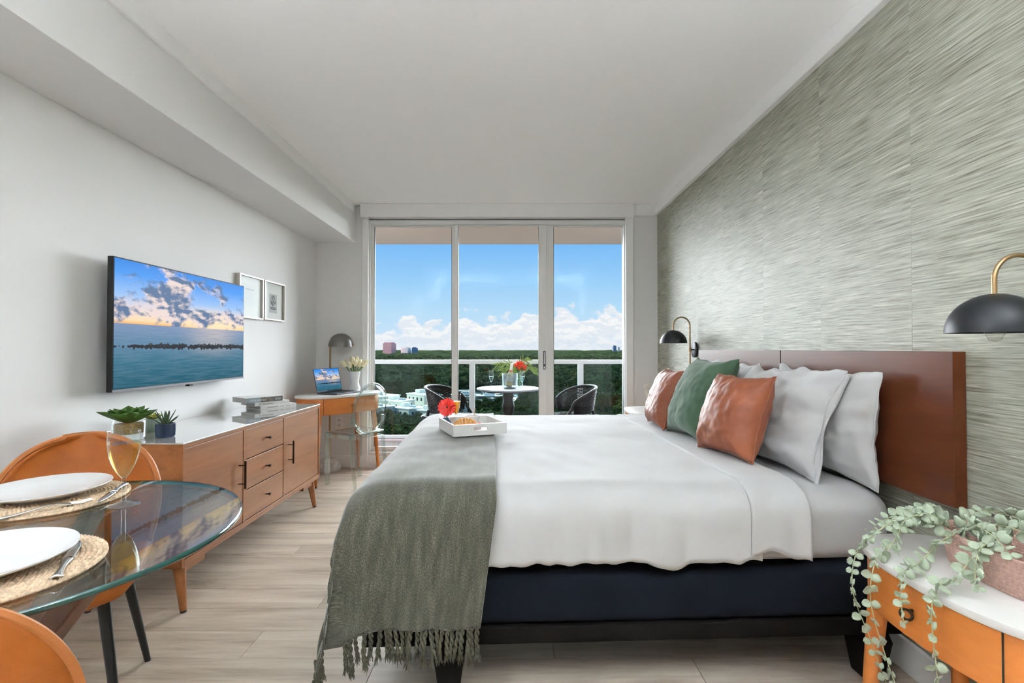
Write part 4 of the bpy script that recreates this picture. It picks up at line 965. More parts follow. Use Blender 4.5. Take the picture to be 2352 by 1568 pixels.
pillow('pillow', 'white pillow behind the green cushion on the window side', 'pillow', 0.70, 0.45, 0.14, 'linen', (1.13, 3.06, 0.678), 17, -2, G1, 4.9, 0.09, 0.010)
pillow('cushion', 'brown leather cushion nearest the viewer, beside the green cushion', 'cushion', 0.37, 0.375, 0.18, 'cushleather', (0.945, 2.225, 0.722), 19, 14, G2, 5.5, 0.09, 0.0045, fine=0.0)
pillow('cushion', 'green velvet cushion between the two brown leather ones', 'cushion', 0.465, 0.465, 0.20, 'velvet', (0.925, 2.66, 0.722), 24, 4, G2, 6.6, 0.13, 0.005, fine=0.1)
pillow('cushion', 'brown leather cushion on the window side of the green one', 'cushion', 0.38, 0.37, 0.16, 'cushleather', (0.885, 3.06, 0.722), 20, -2, G2, 7.1, 0.09, 0.0045, fine=0.0)

# sconces
def sconce(y, label):
    s_ = thing('wall_sconce', label, 'lamp', (XR-0.002, y, 1.19), 0, 'black dome wall sconces')
    g = MB(); g.lathe([(0.0, 0.0), (0.062, 0.0), (0.062, 0.016), (0.058, 0.018), (0.0, 0.018)], 36)
    o = g.build('backplate', 'shade', s_); o.rotation_euler = (0, R(-90), 0)
    xr = -0.046; top_ = 0.195; r_ = 0.066
    path = [(xr, 0, -0.125), (xr, 0, 0.0), (xr, 0, top_-0.01)]+arc((xr-r_, 0, top_), r_, 0.0, math.pi, 16)+[(xr-2*r_, 0, 0.152)]
    MB().tube(path, 0.0062, 12).build('arm', 'brass', s_)
    MB().tube([(-0.016, 0, 0), (xr, 0, 0)], 0.006, 10).build('arm_joint', 'shade', s_)
    MB().tube([(xr, 0, -0.016), (xr, 0, 0.016)], 0.010, 12).build('collar', 'brass', s_)
    prof = [(0.105*math.cos(R(q)), 0.105*math.sin(R(q))) for q in range(0, 91, 6)]; prof[-1] = (0.004, 0.105)
    inn = [(0.1025*math.cos(R(q)), 0.1025*math.sin(R(q))) for q in range(84, -1, -6)]
    MB().lathe(prof+inn, 48, (xr-2*r_, 0, 0.052), caps=False).build('shade', 'shade', s_, 60)
    bb_ = MB().lathe([(0.0, -0.055), (0.012, -0.050), (0.022, -0.030), (0.026, -0.005), (0.020, 0.02), (0.013, 0.04)], 20, (xr-2*r_, 0, 0.082)).build('bulb', 'bulb', s_, 60)
    MB().tube([(xr-2*r_, 0, 0.12), (xr-2*r_, 0, 0.155)], 0.014, 12).build('lamp_holder', 'brass', s_)
    MB().tube([(xr-2*r_+0.006*math.cos(k), 0.006*math.sin(k), 0.055+0.006*(k % 2)+0.003*k) for k in range(8)], 0.0008, 5).build('filament', 'gold', bb_)
sconce(1.32, 'black dome wall sconce above the marble nightstand at the right edge'); sconce(3.955, 'black dome wall sconce beside the window, beyond the headboard')

# basket and trailing plant on the near nightstand
NZ = 0.60
bk = thing('woven_basket', 'oval pink coiled rope basket on the marble nightstand', 'basket', (1.315, 1.255, NZ), 0)
for k in range(12):
    zz = 0.004+k*0.0078; a, b = 0.105+0.010*k/11, 0.195+0.012*k/11
    MB().tube([(*sup(2*math.pi*q/64, a, b, 2.3), zz) for q in range(65)], 0.0052, 6, caps=False).build('rope_coil', 'pink', bk, 60)
MB().prism([sup(2*math.pi*q/64, 0.10, 0.19, 2.3) for q in range(64)], 0.001, 0.006).build('basket_base', 'pink', bk, 40)
ep_ = thing('trailing_eucalyptus', 'trailing grey green eucalyptus spilling from the pink basket over the nightstand', 'plant', (1.30, 1.30, NZ+0.06))
lfm = MB(); lfm.grid(lambda u, v: ((u-.5)*0.024*math.sin(math.pi*min(.98, v**0.8*0.97+0.02))**0.6, v*0.024, 0.004*((u-.5)*2)**2+0.004*v*v), 6, 7); lfm = lfm.mesh('leaf', 'euc', 60)
def strand(pts, seed, n, scale=1.0):
    rnd = random.Random(seed)
    # pts: control points (world), smoothed by Catmull-Rom
    P = [Vector(p)-Vector((1.30, 1.30, NZ+0.06)) for p in pts]; P = [P[0]*2-P[1]]+P+[P[-1]*2-P[-2]]
    path = []
    for i in range(1, len(P)-2):
        for k in range(8):
            t_ = k/8; a, b, c, d = P[i-1], P[i], P[i+1], P[i+2]
            path.append(0.5*((2*b)+(c-a)*t_+(2*a-5*b+4*c-d)*t_*t_+(3*b-a-3*c+d)*t_**3))
    path.append(P[-2])
    so = MB().tube(path, [0.0022*(1-0.6*i/len(path)) for i in range(len(path))], 5).build('stem', 'eucstem', ep_)
    for k in range(n):
        f = (k+0.6)/n*(len(path)-1); i = int(min(f, len(path)-2)); p = path[i].lerp(path[i+1], f-i); d = (path[i+1]-path[i]).normalized()
        s_ = scale*(1.15-0.45*k/n)*rnd.uniform(.8, 1.2)
        az = rnd.random()*math.pi
        sidev = d.orthogonal().normalized(); sidev.rotate(Matrix.Rotation(az, 3, d))
        for sg in (1, -1):
            dirv = (sidev*sg+d*rnd.uniform(0.1, 0.5)).normalized()
            nrm = dirv.cross(d).normalized(); nrm.rotate(Matrix.Rotation(rnd.uniform(-.7, .7), 3, dirv))
            xx = dirv.cross(nrm)
            mt_ = Matrix((xx, dirv, nrm)).transposed().to_euler()
            solid(link('leaf', lfm, so, p, mt_, s_), 0.0008)
def wp(u, v, Y): 
    return ((u-1176)*Y/1130, Y, 1.2-(v-800)*Y/1130)
T0 = (1.235, 1.40, 0.70)
strand([T0, (1.16, 1.46, 0.705), (1.065, 1.47, 0.640), (1.01, 1.46, 0.585), (0.99, 1.44, 0.49), (1.01, 1.40, 0.38), (1.03, 1.37, 0.28), (1.055, 1.34, 0.21)], 1, 26)
strand([T0, (1.15, 1.43, 0.69), (1.06, 1.40, 0.632), (1.01, 1.38, 0.605), (0.99, 1.37, 0.50), (1.01, 1.34, 0.36), (1.03, 1.32, 0.27), (1.03, 1.30, 0.20)], 2, 22)
strand([(1.23, 1.35, 0.71), (1.15, 1.34, 0.67), (1.075, 1.315, 0.628), (1.018, 1.285, 0.622), (0.995, 1.27, 0.57), (0.995, 1.26, 0.49)], 3, 16)
strand([(1.24, 1.30, 0.71), (1.17, 1.25, 0.69), (1.09, 1.22, 0.632), (1.035, 1.205, 0.622), (1.005, 1.19, 0.57), (1.005, 1.18, 0.46), (1.01, 1.175, 0.36), (1.01, 1.17, 0.27)], 4, 24)
strand([(1.24, 1.27, 0.71), (1.16, 1.23, 0.70), (1.12, 1.20, 0.65), (1.11, 1.18, 0.625)], 5, 9)
strand([T0, (1.27, 1.50, 0.72), (1.22, 1.54, 0.69), (1.15, 1.55, 0.655), (1.09, 1.52, 0.62)], 6, 13)
strand([(1.25, 1.36, 0.70), (1.28, 1.30, 0.735), (1.30, 1.22, 0.73), (1.31, 1.16, 0.71)], 7, 11, 1.25)
strand([(1.24, 1.36, 0.70), (1.30, 1.38, 0.745), (1.34, 1.33, 0.75), (1.36, 1.27, 0.73)], 8, 10, 1.15)
strand([(1.235, 1.37, 0.70), (1.225, 1.31, 0.73), (1.215, 1.25, 0.725), (1.20, 1.19, 0.70)], 9, 10, 1.2)
strand([(1.235, 1.40, 0.70), (1.19, 1.42, 0.725), (1.12, 1.42, 0.70), (1.06, 1.37, 0.635)], 10, 9)

# pompom flowers on the far nightstand
pv = thing('bud_vase', 'slim white bud vase on the far nightstand, mostly hidden by cushions', 'vase', (1.23, 4.08, 0.685))
MB().lathe([(0.0, 0.0), (0.03, 0.0), (0.034, 0.02), (0.026, 0.06), (0.014, 0.09), (0.017, 0.105), (0.014, 0.105), (0.011, 0.09), (0.0, 0.07)], 24).build('vase_body', 'porcelain', pv, 50)
pom = MB(); N_ = 60
def spike(i):
    zz = 1-2*(i+.5)/N_; rr = math.sqrt(1-zz*zz); a = i*2.39996; return Vector((rr*math.cos(a), rr*math.sin(a), zz))
g = MB(); g.grid(lambda u, v: tuple((0.0165*math.sin(math.pi*v)*math.cos(2*math.pi*u), 0.0165*math.sin(math.pi*v)*math.sin(2*math.pi*u), -0.0165*math.cos(math.pi*v))), 16, 10, True)
for i in range(N_):
    d = spike(i); g.tube([d*0.014, d*0.0215], [0.0035, 0.0022], 5)
pomm = g.mesh('flower_head', 'pomp', 60)
for k, (u, v, Y) in enumerate(((1484, 888, 4.0), (1506, 886, 4.05), (1486, 900, 4.02), (1489, 907, 3.98), (1508, 904, 4.0), (1519, 896, 4.1))):
    p = Vector(wp(u, v, Y)); b0 = Vector((1.23, 4.08, 0.775))
    f_ = thing('pompom_flower', 'dried pale pompom flower in the far bud vase', 'flower', b0, 0, 'pompom flowers by the window')
    MB().tube([(0, 0, 0), (p-b0)*0.5+Vector((0, 0, 0.02)), p-b0], 0.0022, 6).build('stem', 'eucstem', f_); link('flower_head', pomm, f_, p-b0)

# ================================================================ TRAY ON THE BED
TZ2 = TT+0.014
tr = thing('serving_tray', 'white lacquered serving tray with slot handles on the throw', 'tray', (-0.228, 2.765, TZ2), R(22))
def tray():
    a, b, h, t_ = 0.145, 0.155, 0.060, 0.010
    B(-a, a, -b, b, 0.0, 0.009).build('tray_floor', 'tray', tr, 0)
    for sy in (-1, 1):                              # long sides with slot
        g = MB(); y0, y1 = sy*b-t_/2, sy*b+t_/2
        hw, z0, z1 = 0.030, 0.026, 0.044
        slot = []
        for k in range(9): an = math.pi/2+math.pi*k/8; slot.append((-hw+0.009*math.cos(an), (z0+z1)/2+0.009*math.sin(an)))
        for k in range(9): an = -math.pi/2+math.pi*k/8; slot.append((hw+0.009*math.cos(an), (z0+z1)/2+0.009*math.sin(an)))
        outer = []
        for (x, z_) in slot:
            outer.append((-a if x < 0 else a, 0.0 if z_ < 0.035 else h))
        n = len(slot)
        ring_o = []
        for i, (x, z_) in enumerate(slot):
            if abs(z_-0.035) < 1e-4: ring_o.append((-a if x < 0 else a, 0.035))
            elif abs(x) <= hw+1e-6: ring_o.append((x, h if z_ > 0.035 else 0.0))
            else: ring_o.append((math.copysign(a, x), h if z_ > 0.035 else 0.0))
        vs_ = [(x, y0, z_) for x, z_ in slot]+[(x, y1, z_) for x, z_ in slot]+[(x, y0, z_) for x, z_ in ring_o]+[(x, y1, z_) for x, z_ in ring_o]
        fs_ = []
        for i in range(n):
            j = (i+1) % n
            fs_ += [(i, j, n+j, n+i), (i, 2*n+i, 2*n+j, j), (n+i, n+j, 3*n+j, 3*n+i), (2*n+i, 3*n+i, 3*n+j, 2*n+j)]
        g.add(vs_, fs_); g.build('handle_side', 'tray', tr, 0, weld=True)
    for sx in (-1, 1): B(sx*a-t_/2, sx*a+t_/2, -b, b, 0, h).build('end_wall', 'tray', tr, 0, bevel=0.001)
tray()
def trp(x, y, z_=0.009): 
    c_, s_ = math.cos(R(22)), math.sin(R(22)); return (-0.228+x*c_-y*s_, 2.765+x*s_+y*c_, TZ2+z_)
bvz = thing('bud_vase', 'small blue glass bud vase holding the red flower on the tray', 'vase', trp(-0.118, 0.112))
MB().lathe([(0.0, 0.0), (0.026, 0.0), (0.030, 0.006), (0.029, 0.030), (0.020, 0.048), (0.010, 0.062), (0.009, 0.075), (0.012, 0.082)], 28, caps=False).build('vase_body', 'bluevase', bvz, 60)
MB().lathe([(0.0, 0.003), (0.026, 0.003), (0.028, 0.028), (0.0, 0.028)], 24).build('water', 'bluevase', bvz)
gf = thing('gerbera', 'red gerbera flower in the blue bud vase', 'flower', trp(-0.118, 0.112, 0.012))
MB().tube([(0, 0, 0), (0.004, -0.002, 0.07), (0.006, -0.006, 0.105)], 0.0032, 8).build('stem', 'stem', gf)
fh = thing('flower_head', None, None, (0.008, -0.012, 0.113)); fh.parent = gf; fh.rotation_euler = (R(78), 0, R(-8))
gp = MB(); gp.grid(lambda u, v: ((u-.5)*0.0215*math.sin(math.pi*min(.93, v*.72+.2))**0.55, 0.008+v*0.046, 0.004*math.sin(v*2.4)+0.0025*((u-.5)*2)**2), 5, 8); gp = gp.mesh('petal', 'red', 60)
for k in range(17): link('petal', gp, fh, (0, 0, 0.0012*(k % 3)), (R(random.uniform(-4, 10)), 0, 2*math.pi*k/17), random.uniform(.92, 1.05))
for k in range(13): link('petal', gp, fh, (0, 0, 0.004), (R(22), 0, 2*math.pi*(k+.5)/13), 0.52)
MB().lathe([(0.010, 0.003), (0.010, 0.007), (0.005, 0.009), (0.0, 0.0075)], 20).build('flower_centre', 'gcentre', fh)
flute('juice_glass', 'stemmed flute of orange juice standing on the tray', trp(-0.06, 0.115), 0.186, 0.0285, 0.74, 'juice', 'stemmed glasses')
cp = thing('mug', 'white mug at the back of the tray with a spoon in it', 'mug', trp(0.035, 0.10))
MB().lathe([(0.0, 0.0), (0.036, 0.0), (0.040, 0.004), (0.041, 0.062), (0.039, 0.062), (0.037, 0.008), (0.0, 0.006)], 36).build('mug_body', 'porcelain', cp, 50)
sp_ = thing('spoon', 'pale wooden spoon handle leaning in the mug', 'spoon', trp(0.035, 0.10, 0.017))
MB().tube([(0, 0, 0), (0.008, 0.004, 0.05), (0.014, 0.008, 0.095)], [0.003, 0.004, 0.005], 8, sq=0.5).build('spoon_handle', 'straw', sp_)
MB().lathe([(0.0, -0.002), (0.009, 0.0), (0.010, 0.004), (0.0, 0.006)], 12).build('spoon_bowl', 'straw', sp_)
dp = tag(MB().lathe([(0.0, 0.0), (0.05, 0.0), (0.055, 0.003), (0.082, 0.012), (0.080, 0.0135), (0.052, 0.006), (0.0, 0.005)], 40).build('side_plate', 'porcelain', None, 50), 'small white plate under the croissant on the tray', 'plate'); dp.location = trp(-0.035, -0.05)
cr = thing('croissant', 'golden croissant on the small plate in the tray', 'pastry', trp(-0.045, -0.03, 0.014), R(12))
pts = []; rad = []
for k in range(29):
    t_ = k/28*2-1; pts.append((0.070*math.sin(t_*1.25), -0.030*(1-math.cos(t_*1.25))*1.4, 0.028*(1-0.55*t_*t_)+0.004)); rad.append(max(0.003, 0.034*(1-abs(t_)**2.2))*(1.0 if k % 4 else 0.86))
MB().tube(pts, rad, 16).build('pastry_body', 'bread', cr, 60)
sbm = MB(); sbm.grid(lambda u, v: ((u-.5)*0.026*math.sin(math.pi*min(.97, v*.8+.18))**0.8, 0.006*(1-(2*u-1)**2), v*0.028), 7, 8); sbm = sbm.mesh('strawberry', 'berry', 60)
sbm2 = MB().lathe([(0.0, 0.0), (0.006, 0.004), (0.011, 0.014), (0.012, 0.021), (0.008, 0.027), (0.0, 0.028)], 14).mesh('strawberry', 'berry', 60)
for k, (x, y, r_) in enumerate(((-0.030, -0.083, 0.2), (-0.012, -0.090, 0.5), (0.008, -0.093, -0.2), (0.028, -0.090, 0.3), (0.048, -0.082, -0.4), (0.064, -0.070, 0.1))):
    o = tag(link('strawberry', sbm2, None, trp(x-0.045, y+0.012, 0.040), (R(80), 0, r_+R(22))), 'cut red strawberry in front of the croissant', 'strawberry', 'strawberries on the tray plate')

# ================================================================ BALCONY
tag(B(-4.5, 4.5, YB+0.16, 6.62, -0.20, -0.01).build('floor_balcony', 'tile', None, 0), 'mauve tiled balcony floor outside the glass', None, None, 'structure')
tag(B(-4.5, 4.5, YB+0.16, 6.60, 2.60, 2.85).build('ceiling_balcony', 'soffit', None, 0), 'pinkish stucco underside of the balcony above', None, None, 'structure')
rl = thing('balcony_railing', 'white metal balcony railing with tinted glass panels', 'railing', (0, 6.50, 0))
B(-4.4, 4.4, -0.035, 0.035, 0.995, 1.05).build('top_rail', 'railing', rl, 0, bevel=0.006)
B(-4.4, 4.4, -0.02, 0.02, 0.02, 0.06).build('bottom_rail', 'railing', rl, 0, bevel=0.004)
PX = [-0.532+1.43*k for k in range(-2, 4)]
for x in PX: B(x-0.036, x+0.036, -0.03, 0.03, -0.01, 0.995).build('post', 'railing', rl, 0, bevel=0.004)
for x in PX[:-1]: B(x+0.036, x+1.43-0.036, -0.005, 0.005, 0.06, 0.995).build('glass_panel', 'rail_glass', rl, 0)
bt = thing('bistro_table', 'round grey topped balcony table on a turned dark pedestal', 'table', (-0.05, 6.0, -0.01))
MB().lathe([(0.0, 0.705), (0.36, 0.705), (0.385, 0.712), (0.385, 0.728), (0.37, 0.732), (0.0, 0.732)], 64).build('table_top', 'pewter', bt, 40)
MB().lathe([(0.33, 0.690), (0.33, 0.705)], 48).build('under_ring', 'darkwood', bt)
MB().lathe([(0.0, 0.0), (0.26, 0.0), (0.25, 0.03), (0.10, 0.06), (0.05, 0.12), (0.045, 0.30), (0.055, 0.36), (0.052, 0.40), (0.072, 0.46), (0.076, 0.52), (0.062, 0.58), (0.058, 0.60), (0.070, 0.63), (0.066, 0.66), (0.10, 0.69)], 32).build('pedestal', 'darkwood', bt, 40)
def wicker_chair(label, loc, rz):
    c = thing('wicker_chair', label, 'chair', loc, rz, 'dark wicker balcony chairs')   # front faces -y
    def bk(a, zz):                                   # barrel back: angle a, height zz
        r_ = 0.235+0.055*(zz-0.42)/0.35; top_ = 0
        return Vector((r_*1.03*math.sin(a), r_*math.cos(a)*0.95-0.02, zz))
    A = R(112)
    def hgt(a): return 0.755-0.16*(abs(a)/A)**2.4
    def low(a): return 0.47+0.0*a
    g = MB()                                        # woven strands, over and under
    nr, nc = 15, 40
    for r_ in range(nr):
        pts = []
        for k in range(nc*2+1):
            a = -A+2*A*k/(nc*2); zz = low(a)+(hgt(a)-low(a))*(r_+0.5)/nr; p = bk(a, zz); n_ = Vector((math.sin(a), math.cos(a), 0)); p += n_*(0.004*(1 if (k//2+r_) % 2 else -1)); pts.append(p)
        g.tube(pts, 0.0068, 4, sq=1.3)
    for k in range(0, nc+1):
        a = -A+2*A*k/nc; g.tube([bk(a, low(a)+(hgt(a)-low(a))*q/5) for q in range(6)], 0.0042, 4)
    tag(g.build('woven_back', 'wicker', c, 60), kind='stuff')
    rim = [bk(-A+2*A*k/48, hgt(-A+2*A*k/48)+0.008) for k in range(49)]
    MB().tube(rim, 0.017, 10).build('back_rim', 'wicker', c)
    gs = MB()
    for k in range(28): gs.tube([(-0.235+0.005*(j % 2)+0.47*j/24, -0.245+0.018*k, 0.425+0.005*(1 if (j+k) % 2 else -1)-0.012*math.sin(math.pi*j/24)) for j in range(25)], 0.009, 4, sq=0.7)
    tag(gs.build('woven_seat', 'wicker', c, 60), kind='stuff')
    MB().tube([(*sup(2*math.pi*q/48, 0.25, 0.26, 3.5), 0.42) for q in range(49)], 0.020, 8, caps=False).build('seat_rim', 'wicker', c)
    for sx in (-1, 1):
        MB().tube([(sx*0.215, -0.215, 0.43), (sx*0.225, -0.23, 0.0)], [0.019, 0.015], 10).build('leg', 'wicker', c)
        MB().tube([(sx*0.185, 0.155, 0.50), (sx*0.20, 0.20, 0.25), (sx*0.225, 0.26, 0.0)], [0.019, 0.018, 0.015], 10).build('leg', 'wicker', c)
        MB().tube([bk(sx*A, 0.60), Vector((sx*0.235, -0.14, 0.52)), Vector((sx*0.22, -0.215, 0.42))], 0.017, 8).build('arm_post', 'wicker', c)
wicker_chair('dark wicker balcony chair left of the table, partly behind the window mullion', (-0.76, 5.80, -0.01), R(72)); wicker_chair('dark wicker balcony chair to the right of the bistro table', (0.72, 5.78, -0.01), R(-72))
BTZ = 0.722
flute('champagne_flute', 'sparkling wine flute at the left of the balcony table', (-0.255, 5.95, BTZ), 0.205, 0.030, 0.55, 'prosecco', 'stemmed glasses')
flute('champagne_flute', 'sparkling wine flute beside the ice bucket, in front of the red flowers', (0.118, 5.88, BTZ), 0.205, 0.030, 0.55, 'prosecco', 'stemmed glasses')
ib = thing('ice_bucket', 'frosted clear ice bucket on the balcony table', 'bucket', (-0.03, 5.92, BTZ))
MB().lathe([(0.0, 0.0), (0.075, 0.0), (0.088, 0.02), (0.094, 0.175), (0.090, 0.175), (0.084, 0.022), (0.0, 0.008)], 40).build('bucket_wall', 'frosted', ib, 50)
MB().lathe([(0.0, 0.001), (0.07, 0.001), (0.078, 0.010), (0.0, 0.014)], 32).build('bucket_base', 'inner', ib)
cb = thing('champagne_bottle', 'champagne bottle with cream foil neck chilling in the bucket', 'bottle', (-0.045, 5.925, BTZ+0.018)); cb.rotation_euler = (0, R(8), 0)
MB().lathe([(0.0, 0.0), (0.036, 0.0), (0.040, 0.006), (0.040, 0.12), (0.034, 0.155), (0.018, 0.20), (0.0145, 0.235)], 28).build('bottle_body', 'bottleglass', cb, 50)
MB().lathe([(0.0185, 0.20), (0.0155, 0.235), (0.0155, 0.255), (0.018, 0.262), (0.017, 0.28), (0.0, 0.284)], 20).build('foil_neck', 'label', cb, 50)
MB().lathe([(0.0245, 0.182), (0.0200, 0.197)], 20, caps=False).build('neck_band', 'redor', cb, 50)
MB().lathe([(0.0408, 0.065), (0.0408, 0.125)], 28, caps=False).build('label_band', 'label', cb); MB().lathe([(0.0408, 0.02), (0.0408, 0.055)], 28, caps=False).build('gold_band', 'gold', cb)
fv = thing('flower_vase', 'clear glass vase of red flowers and palm leaves on the balcony table', 'vase', (0.085, 6.06, BTZ))
MB().lathe([(0.0, 0.0), (0.040, 0.0), (0.042, 0.004), (0.042, 0.18), (0.040, 0.18), (0.039, 0.008), (0.0, 0.006)], 28).build('vase_body', 'clear', fv)
MB().lathe([(0.0, 0.008), (0.038, 0.008), (0.038, 0.11), (0.0, 0.11)], 24).build('water', 'prosecco', fv)
lp_ = MB(); lp_.grid(lambda u, v: ((u-.5)*0.030*math.sin(math.pi*min(.97, v*.8+.14)), v*0.062, 0.020*math.sin(v*1.8)), 5, 8); lpm = lp_.mesh('petal', 'redor', 60)
for k, (dx_, dy_, dz_) in enumerate(((-0.045, -0.03, 0.235), (0.0, -0.045, 0.205), (0.05, -0.03, 0.215), (-0.02, 0.01, 0.25), (0.03, 0.02, 0.25), (0.0, -0.03, 0.245), (0.06, 0.01, 0.19))):
    f_ = thing('red_lily', 'orange red lily in the balcony table vase', 'flower', (0.085, 6.06, BTZ+0.012), 0, 'red flowers on the balcony table')
    MB().tube([(0.01*math.cos(k), 0.01*math.sin(k), 0), (dx_*0.3, dy_*0.3, 0.12), (dx_, dy_, dz_)], 0.003, 6).build('stem', 'stem', f_)
    for j in range(6): link('petal', lpm, f_, (dx_, dy_, dz_), (R(30+6*(j % 2)), R(random.uniform(-15, 15)), j*math.pi/3+k), random.uniform(.95, 1.2))
def frond(a, L, up, label):
    f_ = thing('palm_frond', label, 'leaf', (0.085, 6.06, BTZ+0.02), 0, 'palm fronds in the balcony vase')
    rb = [Vector((math.cos(a)*L*t_*t_*0.9, math.sin(a)*L*0.3*t_, 0.02+0.20*min(1, t_*1.6)+up*t_-0.10*max(0, t_-0.55)**1.5*2)) for t_ in [i/14 for i in range(15)]]
    MB().tube(rb, [0.003*(1-0.7*i/14) for i in range(15)], 6).build('rib', 'palm', f_)
    for i in range(5, 14):
        for sg in (1, -1):
            d = (rb[min(14, i+1)]-rb[i-1]).normalized(); sd_ = Vector((-d.z, 0.5*sg, d.x)).normalized()
            p = rb[i]; q = p+d*0.085+sd_*0.045*sg+Vector((0, 0, -0.022))
            MB().obox(p, q, 0.011, 0.0012, (0, 1, 0.2)).build('leaflet', 'palm', f_, 0)
frond(R(178), 0.34, 0.09, 'palm frond arching left over the ice bucket'); frond(R(160), 0.27, 0.02, 'shorter palm frond drooping left behind the bottle')
frond(R(5), 0.25, 0.03, 'palm frond drooping right of the red flowers'); frond(R(60), 0.20, 0.15, 'upright palm frond above the red flowers')

# ================================================================ THE VIEW: trees, houses, towers
GZ = -25.0
tag(B(-3500, 3500, 20, 9000, GZ-1, GZ).build('ground', 'ground', None, 0), 'shaded ground far below among the trees', None, None, 'structure')
def tree_mesh(seed):
    rnd = random.Random(seed); g = MB()
    lobes = []
    for k in range(11):
        a = rnd.random()*6.28; r_ = 2.6*math.sqrt(rnd.random()); lobes.append((Vector((r_*math.cos(a), r_*math.sin(a), 5.6+rnd.random()*3.0-r_*0.45)), 1.3+rnd.random()*1.1))
    for c_, r_ in lobes:
        g2 = bmesh.new(); bmesh.ops.create_icosphere(g2, subdivisions=2, radius=r_*0.72)
        for v in g2.verts:
            v.co *= 1+0.28*mnoise.noise(v.co*1.6+Vector((seed, 0, 0)))
            v.co += c_
        g2.verts.ensure_lookup_table(); g.add([v.co[:] for v in g2.verts], [[v.index for v in f.verts] for f in g2.faces]); g2.free()
        for k in range(300):
            d = Vector((rnd.gauss(0, 1), rnd.gauss(0, 1), rnd.gauss(0.25, 1))).normalized(); p = c_+d*r_*rnd.uniform(.70, 1.12)
            s_ = rnd.uniform(.18, .42); t1 = (d.orthogonal()+Vector((rnd.random(), rnd.random(), rnd.random()))*0.8).normalized(); t2 = d.cross(t1).normalized(); t1 = (t1+d*rnd.uniform(-.5, .5)).normalized()
            g.add([p-t1*s_, p+t2*s_*0.5, p+t1*s_, p-t2*s_*0.5], [(0, 1, 2, 3)])
    nf = len(g.f); g.tube([(0, 0, 0), (0.1, 0, 3), (0, 0.1, 6)], [0.35, 0.28, 0.15], 6)
    me = bpy.data.meshes.new('tree'); me.from_pydata(g.v, [], g.f); me.materials.append(M['foliage']); me.materials.append(M['trunk'])
    for i in range(nf, len(me.polygons)): me.polygons[i].material_index = 1
    me.shade_smooth()
    return me
tmesh = [tree_mesh(k) for k in range(6)]
rnd = random.Random(3)
houses = [(-50, 184, 13, 9, 8.6), (-41, 176, 9, 8, 7.6), (-33.5, 186, 10, 8, 9.0), (-46, 165, 11, 8, 6.8), (-35, 166, 8, 7, 6.2), (-26, 180, 7, 7, 7.6), (-21, 172, 7, 8, 7.2), (-27.5, 164, 6, 6, 5.6)]
def clear_of(x, y):
    for hx, hy, wx, wy, hh in houses:
        if abs(x-hx) < wx/2+4.5 and abs(y-hy) < wy/2+5: return False
    if -30 < x < 12 and 196 < y < 246: return False
    return True
d = 72.0; cnt = 0
while d < 250 and cnt < 290:
    half = d*0.33; x = -half
    while x < half and cnt < 290:
        xx, yy = x+rnd.uniform(-1.8, 1.8), d+rnd.uniform(-2.4, 2.4)
        if clear_of(xx, yy):
            s_ = rnd.uniform(0.85, 1.3)
            if 104 < yy < 200 and -0.36 < xx/yy < 0.03: s_ *= 0.58
            o = link('tree', tmesh[rnd.randrange(6)], None, (xx, yy, GZ-0.2), (0, 0, rnd.random()*6.28), (s_*1.05, s_*1.05, s_*1.18)); tag(o, 'leafy green tree in the woodland below the balcony', 'tree', 'trees below the balcony'); cnt += 1
        x += 6.6
    d += 6.4
dmax = d
g = MB(); bm0 = bmesh.new(); bmesh.ops.create_icosphere(bm0, subdivisions=2, radius=1.0); iv = [v.co.copy() for v in bm0.verts]; bm0.verts.ensure_lookup_table(); fi = [[v.index for v in f.verts] for f in bm0.faces]; bm0.free()
d = dmax
while d < 4200:
    step = max(5.0, d*0.021); half = d*0.36; x = -half
    while x < half:
        xx, yy = x+rnd.uniform(-.4, .4)*step, d+rnd.uniform(-.4, .4)*step; s_ = step*rnd.uniform(.55, .85); hz_ = rnd.uniform(8.0, 12.5)+(2.5*max(0, nz(xx*0.012, yy*0.012)))*2.0; rz_ = s_*0.75 if s_ < 9 else 6.5
        sd_ = rnd.random()*50
        if -32 < xx < 14 and 190 < yy < 250: x += step*1.12; continue
        g.add([(xx+v.x*s_*(1+0.3*nz(v.x*1.7+sd_, v.y*1.7, v.z*1.7)), yy+v.y*s_, GZ+hz_-rz_+v.z*rz_*(1+0.35*nz(v.x*2.3+sd_, v.y*2.3, v.z*2.0))) for v in iv], fi)
        if d < 900:
            for q in range(70):
                dd = Vector((rnd.gauss(0, 1), rnd.gauss(-.3, 1), abs(rnd.gauss(0.2, 1)))).normalized(); p = Vector((xx+dd.x*s_*rnd.uniform(.85, 1.15), yy+dd.y*s_*rnd.uniform(.85, 1.15), GZ+hz_-rz_+dd.z*rz_*rnd.uniform(.9, 1.2)))
                e_ = s_*rnd.uniform(.07, .16); t1 = dd.orthogonal().normalized(); t1.rotate(Matrix.Rotation(rnd.random()*6.28, 3, dd)); t1 = (t1+dd*rnd.uniform(-.6, .6)).normalized(); t2 = dd.cross(t1)
                g.add([p-t1*e_, p+t2*e_*0.6, p+t1*e_, p-t2*e_*0.6], [(0, 1, 2, 3)])
        x += step*1.12
    d += step*0.95
fo = tag(g.build('forest', 'forest', None, 60), 'dense tree canopy stretching to the horizon', 'forest', None, 'stuff')
wm = B(-0.45, 0.45, -0.04, 0.04, -0.6, 0.6).mesh('window', 'winddark', 0); wmx = B(-0.04, 0.04, -0.45, 0.45, -0.6, 0.6).mesh('window', 'winddark', 0)
